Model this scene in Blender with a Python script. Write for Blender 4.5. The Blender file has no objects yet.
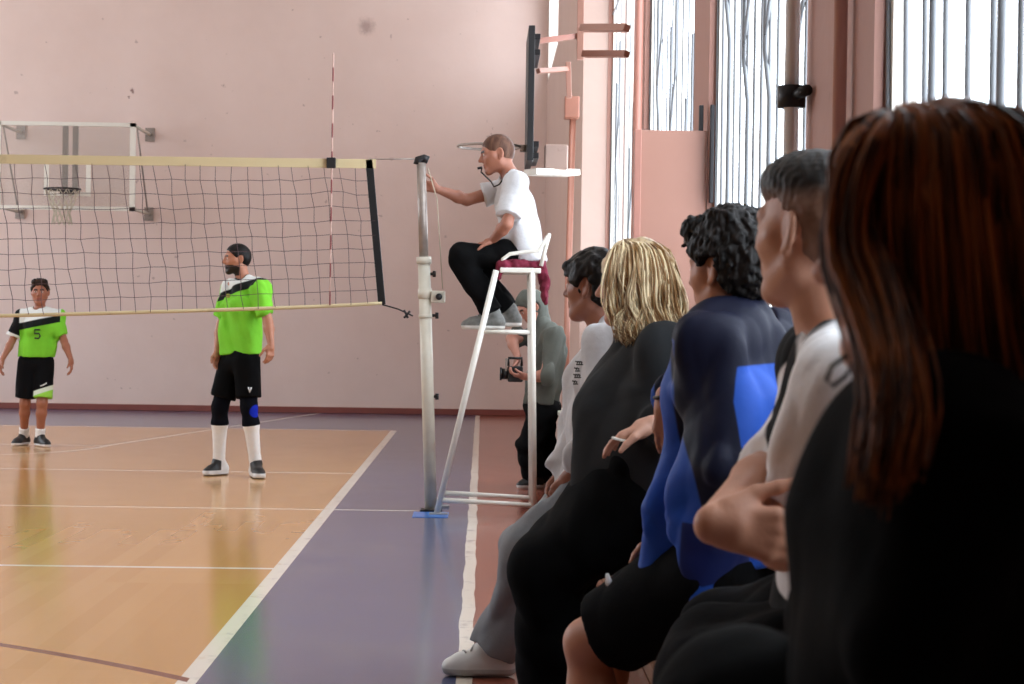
import bpy, math, random
import numpy as np
from mathutils import Vector, Matrix

random.seed(4)
RNG = np.random.RandomState(7)
S = bpy.context.scene
COL = S.collection

# ------------------------------------------------------------------ camera
FPX = 1875.0
CAMZ = 1.25
YAW, PITCH, ROLL = math.atan(30 / FPX), math.atan(18 / FPX), math.radians(0.86)
cam_d = bpy.data.cameras.new('camera')
cam = bpy.data.objects.new('camera', cam_d)
COL.objects.link(cam)
cam_d.sensor_width = 36.0
cam_d.lens = FPX * 36.0 / 1024.0
cam_d.clip_start, cam_d.clip_end = 0.05, 200
CM = Matrix.Rotation(-YAW, 3, 'Z') @ Matrix.Rotation(math.pi / 2 - PITCH, 3, 'X') @ Matrix.Rotation(ROLL, 3, 'Z')
cam.matrix_world = Matrix.Translation((0, 0, CAMZ)) @ CM.to_4x4()
cam_d.dof.use_dof = True
cam_d.dof.focus_distance = 8.5
cam_d.dof.aperture_fstop = 9.0
S.camera = cam

# ------------------------------------------------------------------ world, light, exposure
S.view_settings.view_transform = 'Standard'
S.view_settings.look = 'None'
S.view_settings.gamma = 1.0
S.view_settings.use_curve_mapping = False
S.view_settings.exposure = 0.15
W = bpy.data.worlds.new('overcast_sky')
S.world = W
W.use_nodes = True
bg = W.node_tree.nodes['Background']
bg.inputs['Color'].default_value = (0.90, 0.95, 1.0, 1)
bg.inputs['Strength'].default_value = 6.6


def portal(x, y0, y1, z0, z1, facing):
    """a light portal filling one window opening (guides daylight sampling, emits nothing)"""
    l = bpy.data.lights.new('window_daylight', 'AREA')
    l.shape = 'RECTANGLE'
    l.size, l.size_y = z1 - z0, y1 - y0
    l.cycles.is_portal = True
    o = bpy.data.objects.new('window_daylight', l)
    COL.objects.link(o)
    o.location = (x, (y0 + y1) / 2, (z0 + z1) / 2)
    o.rotation_euler = (0, math.radians(90) * facing, 0)   # facing +1 shines to -X, -1 to +X


# right wall windows (face X = 1.04): Y ranges, and the left wall's
RW = [(2.3, 5.02), (6.07, 8.74), (9.37, 12.3), (13.0, 15.99)]
SILL, HEAD = 1.2, 5.6
LW = [(9.5, 13.5), (14.7, 18.9), (20.2, 24.6)]
for a, b in RW:
    portal(1.16, a, b, SILL, HEAD, 1)
portal(1.1, 21.8, 25.1, 4.55, 6.2, 1)
for a, b in LW:
    portal(-12.1, a, b, 1.8, 6.5, -1)


# ------------------------------------------------------------------ pixel helpers (author's ruler)
def ray(x, y):
    return CM @ Vector(((x - 512) / FPX, (342 - y) / FPX, -1))


def P(x, y, Y):
    d = ray(x, y)
    t = Y / d.y
    return np.array((d.x * t, Y, CAMZ + d.z * t))


def PX(x, y, X):
    d = ray(x, y)
    t = X / d.x
    return np.array((X, d.y * t, CAMZ + d.z * t))


# ------------------------------------------------------------------ materials
def rgb(r, g, b):
    f = lambda c: (c / 255 / 12.92) if c / 255 <= 0.04045 else ((c / 255 + 0.055) / 1.055) ** 2.4
    return (f(r), f(g), f(b), 1)


def newmat(name):
    m = bpy.data.materials.new(name)
    m.use_nodes = True
    nt = m.node_tree
    return m, nt, nt.nodes['Principled BSDF']


def N(nt, typ, **kw):
    n = nt.nodes.new(typ)
    for k, v in kw.items():
        setattr(n, k, v)
    return n


def math_node(nt, op, a, b=None, clamp=False):
    n = N(nt, 'ShaderNodeMath', operation=op, use_clamp=clamp)
    for i, v in enumerate((a, b)):
        if v is None:
            continue
        if isinstance(v, (int, float)):
            n.inputs[i].default_value = v
        else:
            nt.links.new(v, n.inputs[i])
    return n.outputs[0]


def mixc(nt, fac, a, b, blend='MIX'):
    n = N(nt, 'ShaderNodeMix', data_type='RGBA', blend_type=blend)
    for i, v in ((0, fac), (6, a), (7, b)):
        if isinstance(v, (tuple, int, float)):
            n.inputs[i].default_value = v
        else:
            nt.links.new(v, n.inputs[i])
    return n.outputs[2]


def noise(nt, vec, scale, detail=3, rough=0.5, dist=0):
    n = N(nt, 'ShaderNodeTexNoise')
    n.inputs['Scale'].default_value = scale
    n.inputs['Detail'].default_value = detail
    n.inputs['Roughness'].default_value = rough
    n.inputs['Distortion'].default_value = dist
    if vec is not None:
        nt.links.new(vec, n.inputs['Vector'])
    return n.outputs['Fac']


def ramp(nt, fac, lo, hi):
    n = N(nt, 'ShaderNodeMapRange', interpolation_type='SMOOTHSTEP')
    n.inputs[1].default_value, n.inputs[2].default_value = lo, hi
    nt.links.new(fac, n.inputs[0])
    return n.outputs[0]


def objco(nt, scale=None):
    c = N(nt, 'ShaderNodeTexCoord').outputs['Object']
    if scale:
        m = N(nt, 'ShaderNodeMapping')
        m.inputs['Scale'].default_value = scale
        nt.links.new(c, m.inputs['Vector'])
        return m.outputs[0]
    return c


def mat(name, col, rough=0.6, metal=0.0, var=0.08, scale=12, bump=0.0, bscale=60, masks=(), spec=0.5, sheen=0.0, stretch=None):
    """noisy paint/cloth/skin; masks = (attribute, colour, softness) layers, attribute > 0 inside"""
    m, nt, b = newmat(name)
    co = objco(nt, stretch)
    f = noise(nt, co, scale)
    c = mixc(nt, f, tuple(max(0, x * (1 - var)) for x in col[:3]) + (1,), tuple(min(1, x * (1 + var)) for x in col[:3]) + (1,))
    for at, mc, soft in masks:
        a = N(nt, 'ShaderNodeAttribute', attribute_name=at)
        c = mixc(nt, ramp(nt, a.outputs['Fac'], -soft, soft), c, mc)
    nt.links.new(c, b.inputs['Base Color'])
    b.inputs['Roughness'].default_value = rough
    b.inputs['Metallic'].default_value = metal
    b.inputs['Specular IOR Level'].default_value = spec
    if sheen:
        b.inputs['Sheen Weight'].default_value = sheen
        b.inputs['Sheen Roughness'].default_value = 0.5
    if bump:
        bn = N(nt, 'ShaderNodeBump')
        bn.inputs['Strength'].default_value = bump
        bn.inputs['Distance'].default_value = 0.004
        nt.links.new(noise(nt, co, bscale, 4), bn.inputs['Height'])
        nt.links.new(bn.outputs[0], b.inputs['Normal'])
    return m


def paint_wall(name, col, dark, spots=0.5, marks=()):
    m, nt, b = newmat(name)
    co = objco(nt)
    c = mixc(nt, ramp(nt, noise(nt, co, 0.7, 5, 0.6), 0.3, 0.75), col, tuple(x * y for x, y in zip(col[:3], (0.93, 0.91, 0.90))) + (1,))
    # chips and scuffs in the old paint
    s = ramp(nt, noise(nt, co, 3.1, 6, 0.62, 0.4), 0.71, 0.76)
    c = mixc(nt, math_node(nt, 'MULTIPLY', s, spots), c, dark)
    s2 = ramp(nt, noise(nt, co, 9.0, 2, 0.5), 0.74, 0.78)
    c = mixc(nt, math_node(nt, 'MULTIPLY', s2, spots * 0.6), c, dark)
    if marks:
        sp = N(nt, 'ShaderNodeSeparateXYZ')
        nt.links.new(co, sp.inputs[0])
        wob = math_node(nt, 'MULTIPLY', noise(nt, co, 17, 4, .7), 0.16)
        for mx, mz, r, amt, soft in marks:
            dx, dz = math_node(nt, 'SUBTRACT', sp.outputs[0], mx), math_node(nt, 'SUBTRACT', sp.outputs[2], mz)
            d = math_node(nt, 'SQRT', math_node(nt, 'ADD', math_node(nt, 'MULTIPLY', dx, dx), math_node(nt, 'MULTIPLY', dz, dz)))
            d = math_node(nt, 'SUBTRACT', r + 0.06, math_node(nt, 'ADD', d, wob))
            c = mixc(nt, math_node(nt, 'MULTIPLY', ramp(nt, d, 0, soft), amt), c, dark)
    nt.links.new(c, b.inputs['Base Color'])
    b.inputs['Roughness'].default_value = 0.55
    bn = N(nt, 'ShaderNodeBump')
    bn.inputs['Strength'].default_value = 0.15
    bn.inputs['Distance'].default_value = 0.01
    nt.links.new(noise(nt, co, 14, 5), bn.inputs['Height'])
    nt.links.new(bn.outputs[0], b.inputs['Normal'])
    return m


M = {}
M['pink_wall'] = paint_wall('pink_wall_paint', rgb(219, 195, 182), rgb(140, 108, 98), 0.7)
M['end_wall'] = paint_wall('end_wall_paint', rgb(224, 200, 191), rgb(128, 96, 88), 0.7,
                           [(-1.63, 5.26, .17, .55, .12), (-4.79, 4.33, .05, .9, .02), (-4.83, 4.25, .035, .9, .02), (-4.07, 3.66, .04, .9, .02), (-3.55, 4.42, .05, .6, .03),
                            (-3.42, 4.35, .04, .6, .03), (-3.5, 4.05, .03, .8, .02), (-4.4, 4.0, .03, .7, .02), (-1.75, 3.8, .03, .7, .02), (-0.5, 4.7, .03, .6, .02), (0.1, 3.9, .035, .7, .02), (0.35, 4.3, .02, .7, .02), (-5.9, 4.4, .03, .6, .02)])
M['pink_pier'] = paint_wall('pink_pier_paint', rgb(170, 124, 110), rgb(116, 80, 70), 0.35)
M['pink_board'] = mat('pink_gloss_paint', rgb(168, 122, 106), 0.4, var=0.05, scale=5)
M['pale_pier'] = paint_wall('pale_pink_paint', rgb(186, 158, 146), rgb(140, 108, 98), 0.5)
M['white_paint'] = mat('white_enamel', rgb(226, 222, 212), 0.35, var=0.06, scale=20)
M['cream_paint'] = mat('cream_enamel', rgb(205, 198, 182), 0.4, var=0.12, scale=14)
M['steel'] = mat('grey_steel', rgb(150, 138, 130), 0.35, 0.3, var=0.2, scale=25)
M['grille_paint'] = mat('pale_grey_enamel', rgb(120, 122, 126), 0.4, 0.0, var=0.08)
M['grey_paint'] = mat('grey_enamel', rgb(150, 151, 154), 0.4, 0.1, var=0.08)
M['dark_steel'] = mat('dark_iron', rgb(38, 36, 38), 0.5, 0.4, var=0.2)
M['pink_pipe'] = mat('pink_pipe_enamel', rgb(176, 122, 108), 0.35, var=0.08)
M['brown_pipe'] = mat('brown_pipe_enamel', rgb(150, 98, 80), 0.4, var=0.12)
M['ceiling'] = mat('whitewash', rgb(225, 220, 212), 0.8, var=0.03)
M['base_red'] = mat('oxblood_enamel', rgb(126, 66, 58), 0.45, var=0.12, scale=8)
M['wood'] = mat('varnished_slat', rgb(140, 96, 62), 0.45, var=0.25, scale=9, stretch=(1, 1, 0.12))
M['black_plastic'] = mat('black_plastic', rgb(18, 18, 19), 0.4, var=0.1)
M['black_board'] = mat('black_board_edge', rgb(26, 25, 28), 0.5, var=0.2)
M['net_cord'] = mat('dark_net_cord', rgb(82, 62, 66), 0.8, var=0.2)
M['net_band'] = mat('cream_net_band', rgb(206, 188, 150), 0.8, var=0.12, scale=6, masks=())
M['rope'] = mat('pale_rope', rgb(190, 180, 160), 0.8)
M['maroon'] = mat('maroon_cloth', rgb(112, 22, 48), 0.85, var=0.3, scale=18, bump=0.3)


def glass_mat(name, tint, gloss=0.08, haze=0.0):
    m, nt, b = newmat(name)
    t = N(nt, 'ShaderNodeBsdfTransparent')
    t.inputs[0].default_value = tint
    g = N(nt, 'ShaderNodeBsdfGlossy')
    g.inputs['Roughness'].default_value = 0.05
    x = N(nt, 'ShaderNodeMixShader')
    x.inputs[0].default_value = gloss
    nt.links.new(t.outputs[0], x.inputs[1])
    nt.links.new(g.outputs[0], x.inputs[2])
    out = x.outputs[0]
    if haze:
        d = N(nt, 'ShaderNodeBsdfDiffuse')
        d.inputs[0].default_value = (0.8, 0.8, 0.8, 1)
        y = N(nt, 'ShaderNodeMixShader')
        y.inputs[0].default_value = haze
        nt.links.new(out, y.inputs[1])
        nt.links.new(d.outputs[0], y.inputs[2])
        out = y.outputs[0]
    nt.links.new(out, nt.nodes['Material Output'].inputs[0])
    return m


M['glass'] = glass_mat('window_glass', (0.93, 0.95, 0.97, 1))
M['board_glass'] = glass_mat('scratched_clear_board', (0.93, 0.92, 0.9, 1), 0.03, 0.10)


def floor_mat():
    m, nt, b = newmat('painted_sports_floor')
    co = objco(nt)
    sx = N(nt, 'ShaderNodeSeparateXYZ')
    nt.links.new(co, sx.inputs[0])
    X, Y = sx.outputs[0], sx.outputs[1]
    # narrow planks running along the hall
    mp = N(nt, 'ShaderNodeMapping')
    mp.inputs['Scale'].default_value = (9.0, 0.45, 1)
    nt.links.new(co, mp.inputs[0])
    vr = N(nt, 'ShaderNodeTexWhiteNoise', noise_dimensions='2D')
    fl = N(nt, 'ShaderNodeVectorMath', operation='FLOOR')
    nt.links.new(mp.outputs[0], fl.inputs[0])
    nt.links.new(fl.outputs[0], vr.inputs[0])
    plank = vr.outputs['Value']
    grain = noise(nt, mp.outputs[0], 3.0, 5, 0.65)
    o = mixc(nt, plank, rgb(194, 143, 84), rgb(203, 153, 96))
    o = mixc(nt, math_node(nt, 'MULTIPLY', ramp(nt, grain, 0.3, 0.85), 0.18), o, rgb(196, 142, 80))
    wear = ramp(nt, noise(nt, co, 0.8, 6, 0.7, 0.5), 0.62, 0.8)
    o = mixc(nt, math_node(nt, 'MULTIPLY', wear, 0.12), o, rgb(160, 110, 60))
    bl = mixc(nt, ramp(nt, noise(nt, co, 1.3, 5, 0.65), 0.3, 0.8), rgb(78, 86, 118), rgb(98, 101, 120))
    mp2 = N(nt, 'ShaderNodeMapping')
    mp2.inputs['Scale'].default_value = (14, 0.8, 1)
    nt.links.new(co, mp2.inputs[0])
    scr = ramp(nt, noise(nt, mp2.outputs[0], 2.2, 5, 0.7), 0.66, 0.74)
    bl = mixc(nt, math_node(nt, 'MULTIPLY', scr, 0.4), bl, rgb(62, 64, 78))
    rd = mixc(nt, ramp(nt, noise(nt, co, 1.7, 5, 0.6), 0.3, 0.8), rgb(150, 84, 66), rgb(128, 72, 60))
    rd = mixc(nt, math_node(nt, 'MULTIPLY', scr, 0.4), rd, rgb(88, 54, 48))

    def gt(a, v):
        return math_node(nt, 'GREATER_THAN', a, v)

    def lt(a, v):
        return math_node(nt, 'LESS_THAN', a, v)

    def mul(*a):
        r = a[0]
        for q in a[1:]:
            r = math_node(nt, 'MULTIPLY', r, q)
        return r

    def line(a, c, w):
        return lt(math_node(nt, 'ABSOLUTE', math_node(nt, 'SUBTRACT', a, c)), w / 2)

    court = mul(lt(X, SIDE), lt(Y, ENDY))
    c = mixc(nt, court, bl, o)
    c = mixc(nt, gt(X, -0.03), c, rd)
    # wavy hand painted white edge between blue and red
    wob = math_node(nt, 'MULTIPLY', math_node(nt, 'SUBTRACT', noise(nt, co, 2.0, 3), 0.5), 0.03)
    Xw = math_node(nt, 'ADD', X, wob)
    masks = [line(Xw, -0.045, 0.058),
             mul(line(X, SIDE, 0.07), lt(Y, ENDY + 0.03)),
             mul(lt(X, SIDE), line(Y, ENDY, 0.05))]
    for dy in (-3, 3):
        masks.append(mul(lt(X, SIDE), line(Y, NETY + dy, 0.05)))
    masks.append(mul(lt(X, -0.40), line(Y, NETY, 0.04)))
    # basketball key: trapezoid, free throw line and half circle
    ax = math_node(nt, 'ABSOLUTE', math_node(nt, 'SUBTRACT', X, CX))
    edge = math_node(nt, 'SUBTRACT', ax, math_node(nt, 'ADD', math_node(nt, 'MULTIPLY', math_node(nt, 'SUBTRACT', Y, 18.4), 1.2 / 5.8), 1.8))
    masks.append(mul(line(edge, 0, 0.05), gt(Y, 18.4)))
    masks.append(mul(line(Y, 18.4, 0.05), lt(ax, 1.8)))

    def radius(cx, cy):
        dx = math_node(nt, 'SUBTRACT', X, cx)
        dy = math_node(nt, 'SUBTRACT', Y, cy)
        return math_node(nt, 'SQRT', math_node(nt, 'ADD', math_node(nt, 'MULTIPLY', dx, dx), math_node(nt, 'MULTIPLY', dy, dy)))
    masks.append(mul(line(radius(CX, 18.4), 1.8, 0.05), lt(Y, 18.4)))
    white = masks[0]
    for q in masks[1:]:
        white = math_node(nt, 'MAXIMUM', white, q)
    worn = math_node(nt, 'MULTIPLY', white, math_node(nt, 'SUBTRACT', 1.0, math_node(nt, 'MULTIPLY', ramp(nt, noise(nt, co, 7, 4, .7), 0.52, 0.75), 0.45)))
    c = mixc(nt, worn, c, rgb(232, 222, 208))
    arc = mul(line(radius(CX, 1.8), 6.48, 0.05), lt(X, SIDE))
    c = mixc(nt, arc, c, rgb(120, 60, 40))
    nt.links.new(c, b.inputs['Base Color'])
    rg = N(nt, 'ShaderNodeMapRange')
    rg.inputs[3].default_value, rg.inputs[4].default_value = 0.13, 0.18
    nt.links.new(noise(nt, co, 3, 5, 0.6), rg.inputs[0])
    nt.links.new(rg.outputs[0], b.inputs['Roughness'])
    b.inputs['Specular IOR Level'].default_value = 0.5
    bn = N(nt, 'ShaderNodeBump')
    bn.inputs['Strength'].default_value = 0.006
    bn.inputs['Distance'].default_value = 0.004
    nt.links.new(noise(nt, mp.outputs[0], 1.0, 3), bn.inputs['Height'])
    nt.links.new(bn.outputs[0], b.inputs['Normal'])
    return m


NETY = 12.45
ENDY = NETY + 9.15
SIDE = -1.0
CX = -5.46
BACKY = 25.5
M['floor'] = floor_mat()


# ------------------------------------------------------------------ mesh helpers
class MB:
    """collects boxes, tubes, lathes ... into one mesh"""

    def __init__(s):
        s.v, s.f = [], []

    def add(s, v, f):
        n = len(s.v)
        s.v += [tuple(map(float, p)) for p in v]
        s.f += [tuple(i + n for i in q) for q in f]
        return s

    def box(s, x0, x1, y0, y1, z0, z1):
        v = [(x, y, z) for x in (x0, x1) for y in (y0, y1) for z in (z0, z1)]
        return s.add(v, [(0, 1, 3, 2), (4, 6, 7, 5), (0, 4, 5, 1), (2, 3, 7, 6), (0, 2, 6, 4), (1, 5, 7, 3)])

    def tube(s, pts, r, n=8, closed=False, cap=True):
        pts = [np.array(p, float) for p in pts]
        m = len(pts)
        rs = r if isinstance(r, (list, tuple, np.ndarray)) else [r] * m
        v, f = [], []
        up = None
        for i, p in enumerate(pts):
            a = pts[(i - 1) % m] if (closed or i > 0) else p
            b = pts[(i + 1) % m] if (closed or i < m - 1) else p
            t = (b - a) / (np.linalg.norm(b - a) + 1e-12)
            if up is None:
                up = np.array((0, 0, 1.0)) if abs(t[2]) < 0.9 else np.array((0, 1.0, 0))
            u = np.cross(t, up)
            u /= np.linalg.norm(u) + 1e-12
            w = np.cross(u, t)
            up = w
            for k in range(n):
                an = 2 * math.pi * k / n + math.pi / n
                v.append(p + (u * math.cos(an) + w * math.sin(an)) * rs[i])
        for i in range(m if closed else m - 1):
            j = (i + 1) % m
            for k in range(n):
                l = (k + 1) % n
                f.append((i * n + k, j * n + k, j * n + l, i * n + l))
        if cap and not closed:
            f.append(tuple(range(n)))
            f.append(tuple(reversed(range((m - 1) * n, m * n))))
        return s.add(v, f)

    def beam(s, a, b, w, h, side=(0, 1, 0)):
        """rectangular bar from a to b, w across `side`, h the other way"""
        a, b = np.array(a, float), np.array(b, float)
        t = (b - a) / np.linalg.norm(b - a)
        u = np.array(side, float)
        u = u - t * np.dot(u, t)
        u /= np.linalg.norm(u)
        q = np.cross(t, u)
        v = []
        for p in (a, b):
            for su, sq in ((-1, -1), (1, -1), (1, 1), (-1, 1)):
                v.append(p + u * su * w / 2 + q * sq * h / 2)
        return s.add(v, [(0, 3, 2, 1), (4, 5, 6, 7), (0, 1, 5, 4), (1, 2, 6, 5), (2, 3, 7, 6), (3, 0, 4, 7)])

    def build(s, name, m, parent=None, smooth=False, bevel=0.0, org=None):
        me = bpy.data.meshes.new(name)
        v = s.v
        o = bpy.data.objects.new(name, me)
        if parent is not None:
            pl = np.array(parent.get('_w', (0, 0, 0)))
            org = pl
        elif org is None:
            org = (0, 0, 0)
        org = np.array(org, float)
        v = np.array(v) - org
        me.from_pydata([tuple(p) for p in v], [], s.f)
        me.validate()
        me.materials.append(m)
        me.update()
        if smooth:
            me.shade_smooth()
        COL.objects.link(o)
        if parent is not None:
            o.parent = parent
        else:
            o.location = org
        o['_w'] = tuple(org)
        if bevel:
            md = o.modifiers.new('bevel', 'BEVEL')
            md.width = bevel
            md.segments = 2
        return o


def tag(o, label, cat, group=None):
    o['label'] = label
    o['category'] = cat
    if group:
        o['group'] = group
    return o


def empty(name, loc, label, cat, group=None):
    o = bpy.data.objects.new(name, None)
    o.empty_display_size = 0.1
    COL.objects.link(o)
    o.location = tuple(loc)
    o['_w'] = tuple(map(float, loc))
    return tag(o, label, cat, group)


def structure(o):
    o['kind'] = 'structure'
    return o


# ------------------------------------------------------------------ the hall
structure(MB().box(-12, 1.3, -1, BACKY, -0.1, 0).build('floor', M['floor']))
structure(MB().box(-12.2, 1.3, -1, BACKY + 0.2, 7, 7.15).build('ceiling', M['ceiling']))
structure(MB().box(-12.2, 1.3, BACKY, BACKY + 0.2, -0.1, 7).build('wall_back', M['end_wall']))
structure(MB().box(-12.2, 1.3, -1.2, -1, -0.1, 7.15).build('wall_front', mat('dark_brown_absorber', rgb(70, 50, 42), 0.7, var=.1)))  # unseen wall, dark colour added to cut bounce light on the near spectators
wl = MB().box(-12.2, -12, -1, BACKY, -0.1, 1.8).box(-12.2, -12, -1, BACKY, 6.5, 7)
ys = [-1] + [q for r in LW for q in r] + [BACKY]
for a, b in zip(ys[0::2], ys[1::2]):
    wl.box(-12.2, -12, a, b, 1.8, 6.5)
structure(wl.build('wall_left', M['pink_wall']))
FX, GX = 1.04, 1.11
RCX, RCH = 0.60, 0.60
wr = MB().box(FX, 1.14, -1, 16, -0.1, SILL).box(FX, 1.14, -1, 16, HEAD, 7)
ys = [-1] + [q for r in RW for q in r] + [16]
for a, b in zip(ys[0::2], ys[1::2]):
    wr.box(FX, 1.14, a, b, SILL, HEAD)
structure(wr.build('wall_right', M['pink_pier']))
TX = 0.83
wt = MB().box(TX, 1.3, 16, BACKY, -0.1, 4.5).box(TX, 1.3, 16, BACKY, 6.2, 7).box(TX, 1.3, 16, 21.8, 4.5, 6.2).box(TX, 1.3, 25.2, BACKY, 4.5, 6.2)
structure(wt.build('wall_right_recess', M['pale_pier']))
structure(MB().box(-12, TX, BACKY - 0.025, BACKY - 0.001, 0.001, 0.085).build('baseboard_back', M['base_red'], bevel=0.006))


def window(n, x, y0, y1, z0, z1, mull):
    o = structure(MB().box(x, x + 0.012, y0, y1, z0, z1).build('window_%d' % n, M['glass']))
    fr = MB()
    w = 0.05
    for a, b, c, d in ((y0, y1, z0, z0 + w), (y0, y1, z1 - w, z1), (y0, y0 + w, z0, z1), (y1 - w, y1, z0, z1)):
        fr.box(x - 0.025, x + 0.04, a, b, c, d)
    for k in range(1, mull):
        q = y0 + (y1 - y0) * k / mull
        fr.box(x - 0.02, x + 0.03, q - 0.02, q + 0.02, z0, z1)
    fr.box(x - 0.02, x + 0.03, y0, y1, z0 + (z1 - z0) * 0.66, z0 + (z1 - z0) * 0.66 + 0.04)
    fr.build('frame', M['white_paint'], o)
    return o


for i, (a, b) in enumerate(RW):
    window(i + 1, 1.105, a, b, SILL, HEAD, 2)
window(5, TX + 0.03, 21.8, 25.2, 4.5, 6.2, 2)
for i, (a, b) in enumerate(LW):
    window(6 + i, -12.12, a, b, 1.8, 6.5, 4)


# welded bar grilles inside the four near windows
def grille(i, y0, y1, label, slant):
    g = empty('window_grille', (FX + 0.035, (y0 + y1) / 2, SILL), label, 'window grille', 'bar grilles over the right wall windows')
    x = FX + 0.035
    rr = random.Random(i)
    z0, z1 = SILL + 0.03, HEAD - 0.05
    gm = M['grille_paint']
    for z in (z0, 3.9, z1):
        MB().beam((x, y0 + 0.01, z), (x, y1 - 0.01, z), 0.014, 0.014, (0, 0, 1)).build('rail', gm, g)
    n = max(6, int((y1 - y0) / (0.2, 0.2, 0.28, 0.5)[i - 1]))
    for k in range(n + 1):
        y = y0 + 0.06 + (y1 - y0 - 0.12) * k / n
        s = slant * (k / n - 0.5)
        MB().tube([(x, y, z0), (x, y + s, z1)], (.0075, .0065, .0055, .005)[i - 1], 6).build('bar', gm, g, True)
        if k % 3 == 1:
            # stepped branch bars welded in front of the uprights
            zt = 1.9 + 1.4 * (k / n) + rr.uniform(-.15, .15)
            ym = y + 0.10
            MB().tube([(x - 0.012, ym, z0), (x - 0.012, ym, zt - 0.35), (x - 0.012, ym + 0.13, zt - 0.16), (x - 0.012, ym + 0.13, zt + 0.5)], 0.010, 6).build('branch', gm, g, True)
            MB().tube([(x - 0.012, ym + 0.13, zt - 0.1), (x - 0.012, ym - 0.14, zt + 0.22), (x - 0.012, ym - 0.14, zt + 0.8)], 0.008, 6).build('branch', gm, g, True)
    return g


grille(1, *RW[0], 'grey bar grille over the nearest right window, above the red-haired woman', 0.5)
grille(2, *RW[1], 'grey bar grille over the window behind the short-haired man in white sleeves', 0.25)
grille(3, *RW[2], 'grey bar grille over the window above the tall pink board', 0.25)
grille(4, *RW[3], 'grey bar grille over the farthest narrow window, behind the blonde woman', 0.25)
# ring ornament of the second grille
for ob in [o for o in COL.objects if o.name.startswith('window_grille')][1:2]:
    c = np.array((FX + 0.02, 6.6, 3.43))
    MB().tube([c + np.array((0, math.cos(t), math.sin(t))) * 0.14 for t in np.linspace(0, 2 * math.pi, 24, False)], 0.011, 6, True).build('ring', M['grey_paint'], ob, True)

# pipes on the wall
tag(MB().tube([(1.005, 5.32, RCH), (1.005, 5.32, 6.95)], 0.02, 14).build('heating_pipe', M['pink_pipe'], None, True), 'pink riser pipe on the pier nearest the red-haired woman', 'pipe', 'riser pipes on the right wall')
tag(MB().tube([(0.995, 12.3, RCH), (1.003, 12.3, 6.95)], 0.030, 14).build('heating_pipe', M['pink_pipe'], None, True), 'pink riser pipe between the two farther windows, left of the tall pink board', 'pipe', 'riser pipes on the right wall')
b0, b1 = P(563, 462, 15.75), P(573, 110, 15.75)
tag(MB().tube([(b0[0], 15.75, 0.02), b0, b1, (b1[0] + 0.02, 15.75, 3.0)], 0.028, 12).build('heating_pipe', M['brown_pipe'], None, True), 'brown riser pipe at the corner behind the cameraman', 'pipe', 'riser pipes on the right wall')
gp = empty('steel_pipe', (0.99, 6.3, SILL), 'grey steel pipe with a dark clamp in front of the window behind the short-haired man', 'pipe')
MB().tube([(0.985, 6.03, RCH), (0.985, 6.03, 6.95)], 0.024, 14).build('pipe', mat('aluminium_paint', rgb(235, 236, 238), 0.4), gp, True)
cl = P(793, 97, 6.03)
cb = MB().tube([(0.985, 6.03, cl[2] - 0.035), (0.985, 6.03, cl[2] + 0.035)], 0.045, 14).build('clamp', M['dark_steel'], gp, True)
MB().tube([(0.985, 6.03, cl[2]), (1.018, 5.92, cl[2] + 0.01)], 0.018, 8).build('wall_bracket', M['dark_steel'], cb, True)

# tall pink board standing out from the wall, with its dark hinge post
BYY = 8.77
pb = empty('pink_board', (0.88, BYY, RCH), 'tall pink painted board standing out from the wall below the window', 'board')
l = P(637, 130, BYY)
MB().box(l[0], 1.036, BYY - .015, BYY + .015, RCH, l[2]).build('panel', M['pink_board'], pb, bevel=0.004)
MB().box(l[0] - 0.012, l[0] + 0.02, BYY - .03, BYY + .03, RCH, l[2]).build('edge_batten', M['pink_pipe'], pb, bevel=0.003)
h0, h1 = P(713, 105, 8.70), P(711, 215, 8.70)
MB().box(1.044, 1.062, 8.68, 8.71, P(711, 203, 8.7)[2], h0[2]).build('hinge_post', M['dark_steel'], pb, bevel=0.003)
MB().box(1.0, 1.02, BYY - .012, BYY + .02, l[2], l[2] + .12).build('hinge', M['dark_steel'], pb, bevel=0.003)

# slatted radiator cover everyone perches on
rc = empty('radiator_cover', (0.78, 8, 0), 'long wooden slatted radiator cover along the right wall under the spectators', 'radiator cover')
MB().box(RCX - 0.02, 1.035, 1.0, 14.7, RCH - 0.035, RCH).build('top', M['cream_paint'], rc, bevel=0.006)
fr = MB()
y = 1.06
while y < 14.68:
    fr.box(RCX + 0.015, RCX + 0.035, y, y + 0.045, 0.05, RCH - 0.06)
    y += 0.07
fr.build('slat_front', M['wood'], rc)
for za, zb in ((0.002, 0.06), (RCH - 0.075, RCH - 0.036)):
    MB().box(RCX + 0.005, RCX + 0.045, 1.0, 14.7, za, zb).build('rail', M['wood'], rc, bevel=0.004)
en = MB()
for k in range(6):
    en.box(RCX + 0.05 + k * 0.08, RCX + 0.11 + k * 0.08, 14.66, 14.69, 0.05, RCH - 0.04)
en.build('slat_end', M['wood'], rc)

# ------------------------------------------------------------------ far basketball board
def ring_pts(c, r, n=28):
    return [np.array(c) + np.array((math.cos(t), math.sin(t), 0)) * r for t in np.linspace(0, 2 * math.pi, n, False)]


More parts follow.
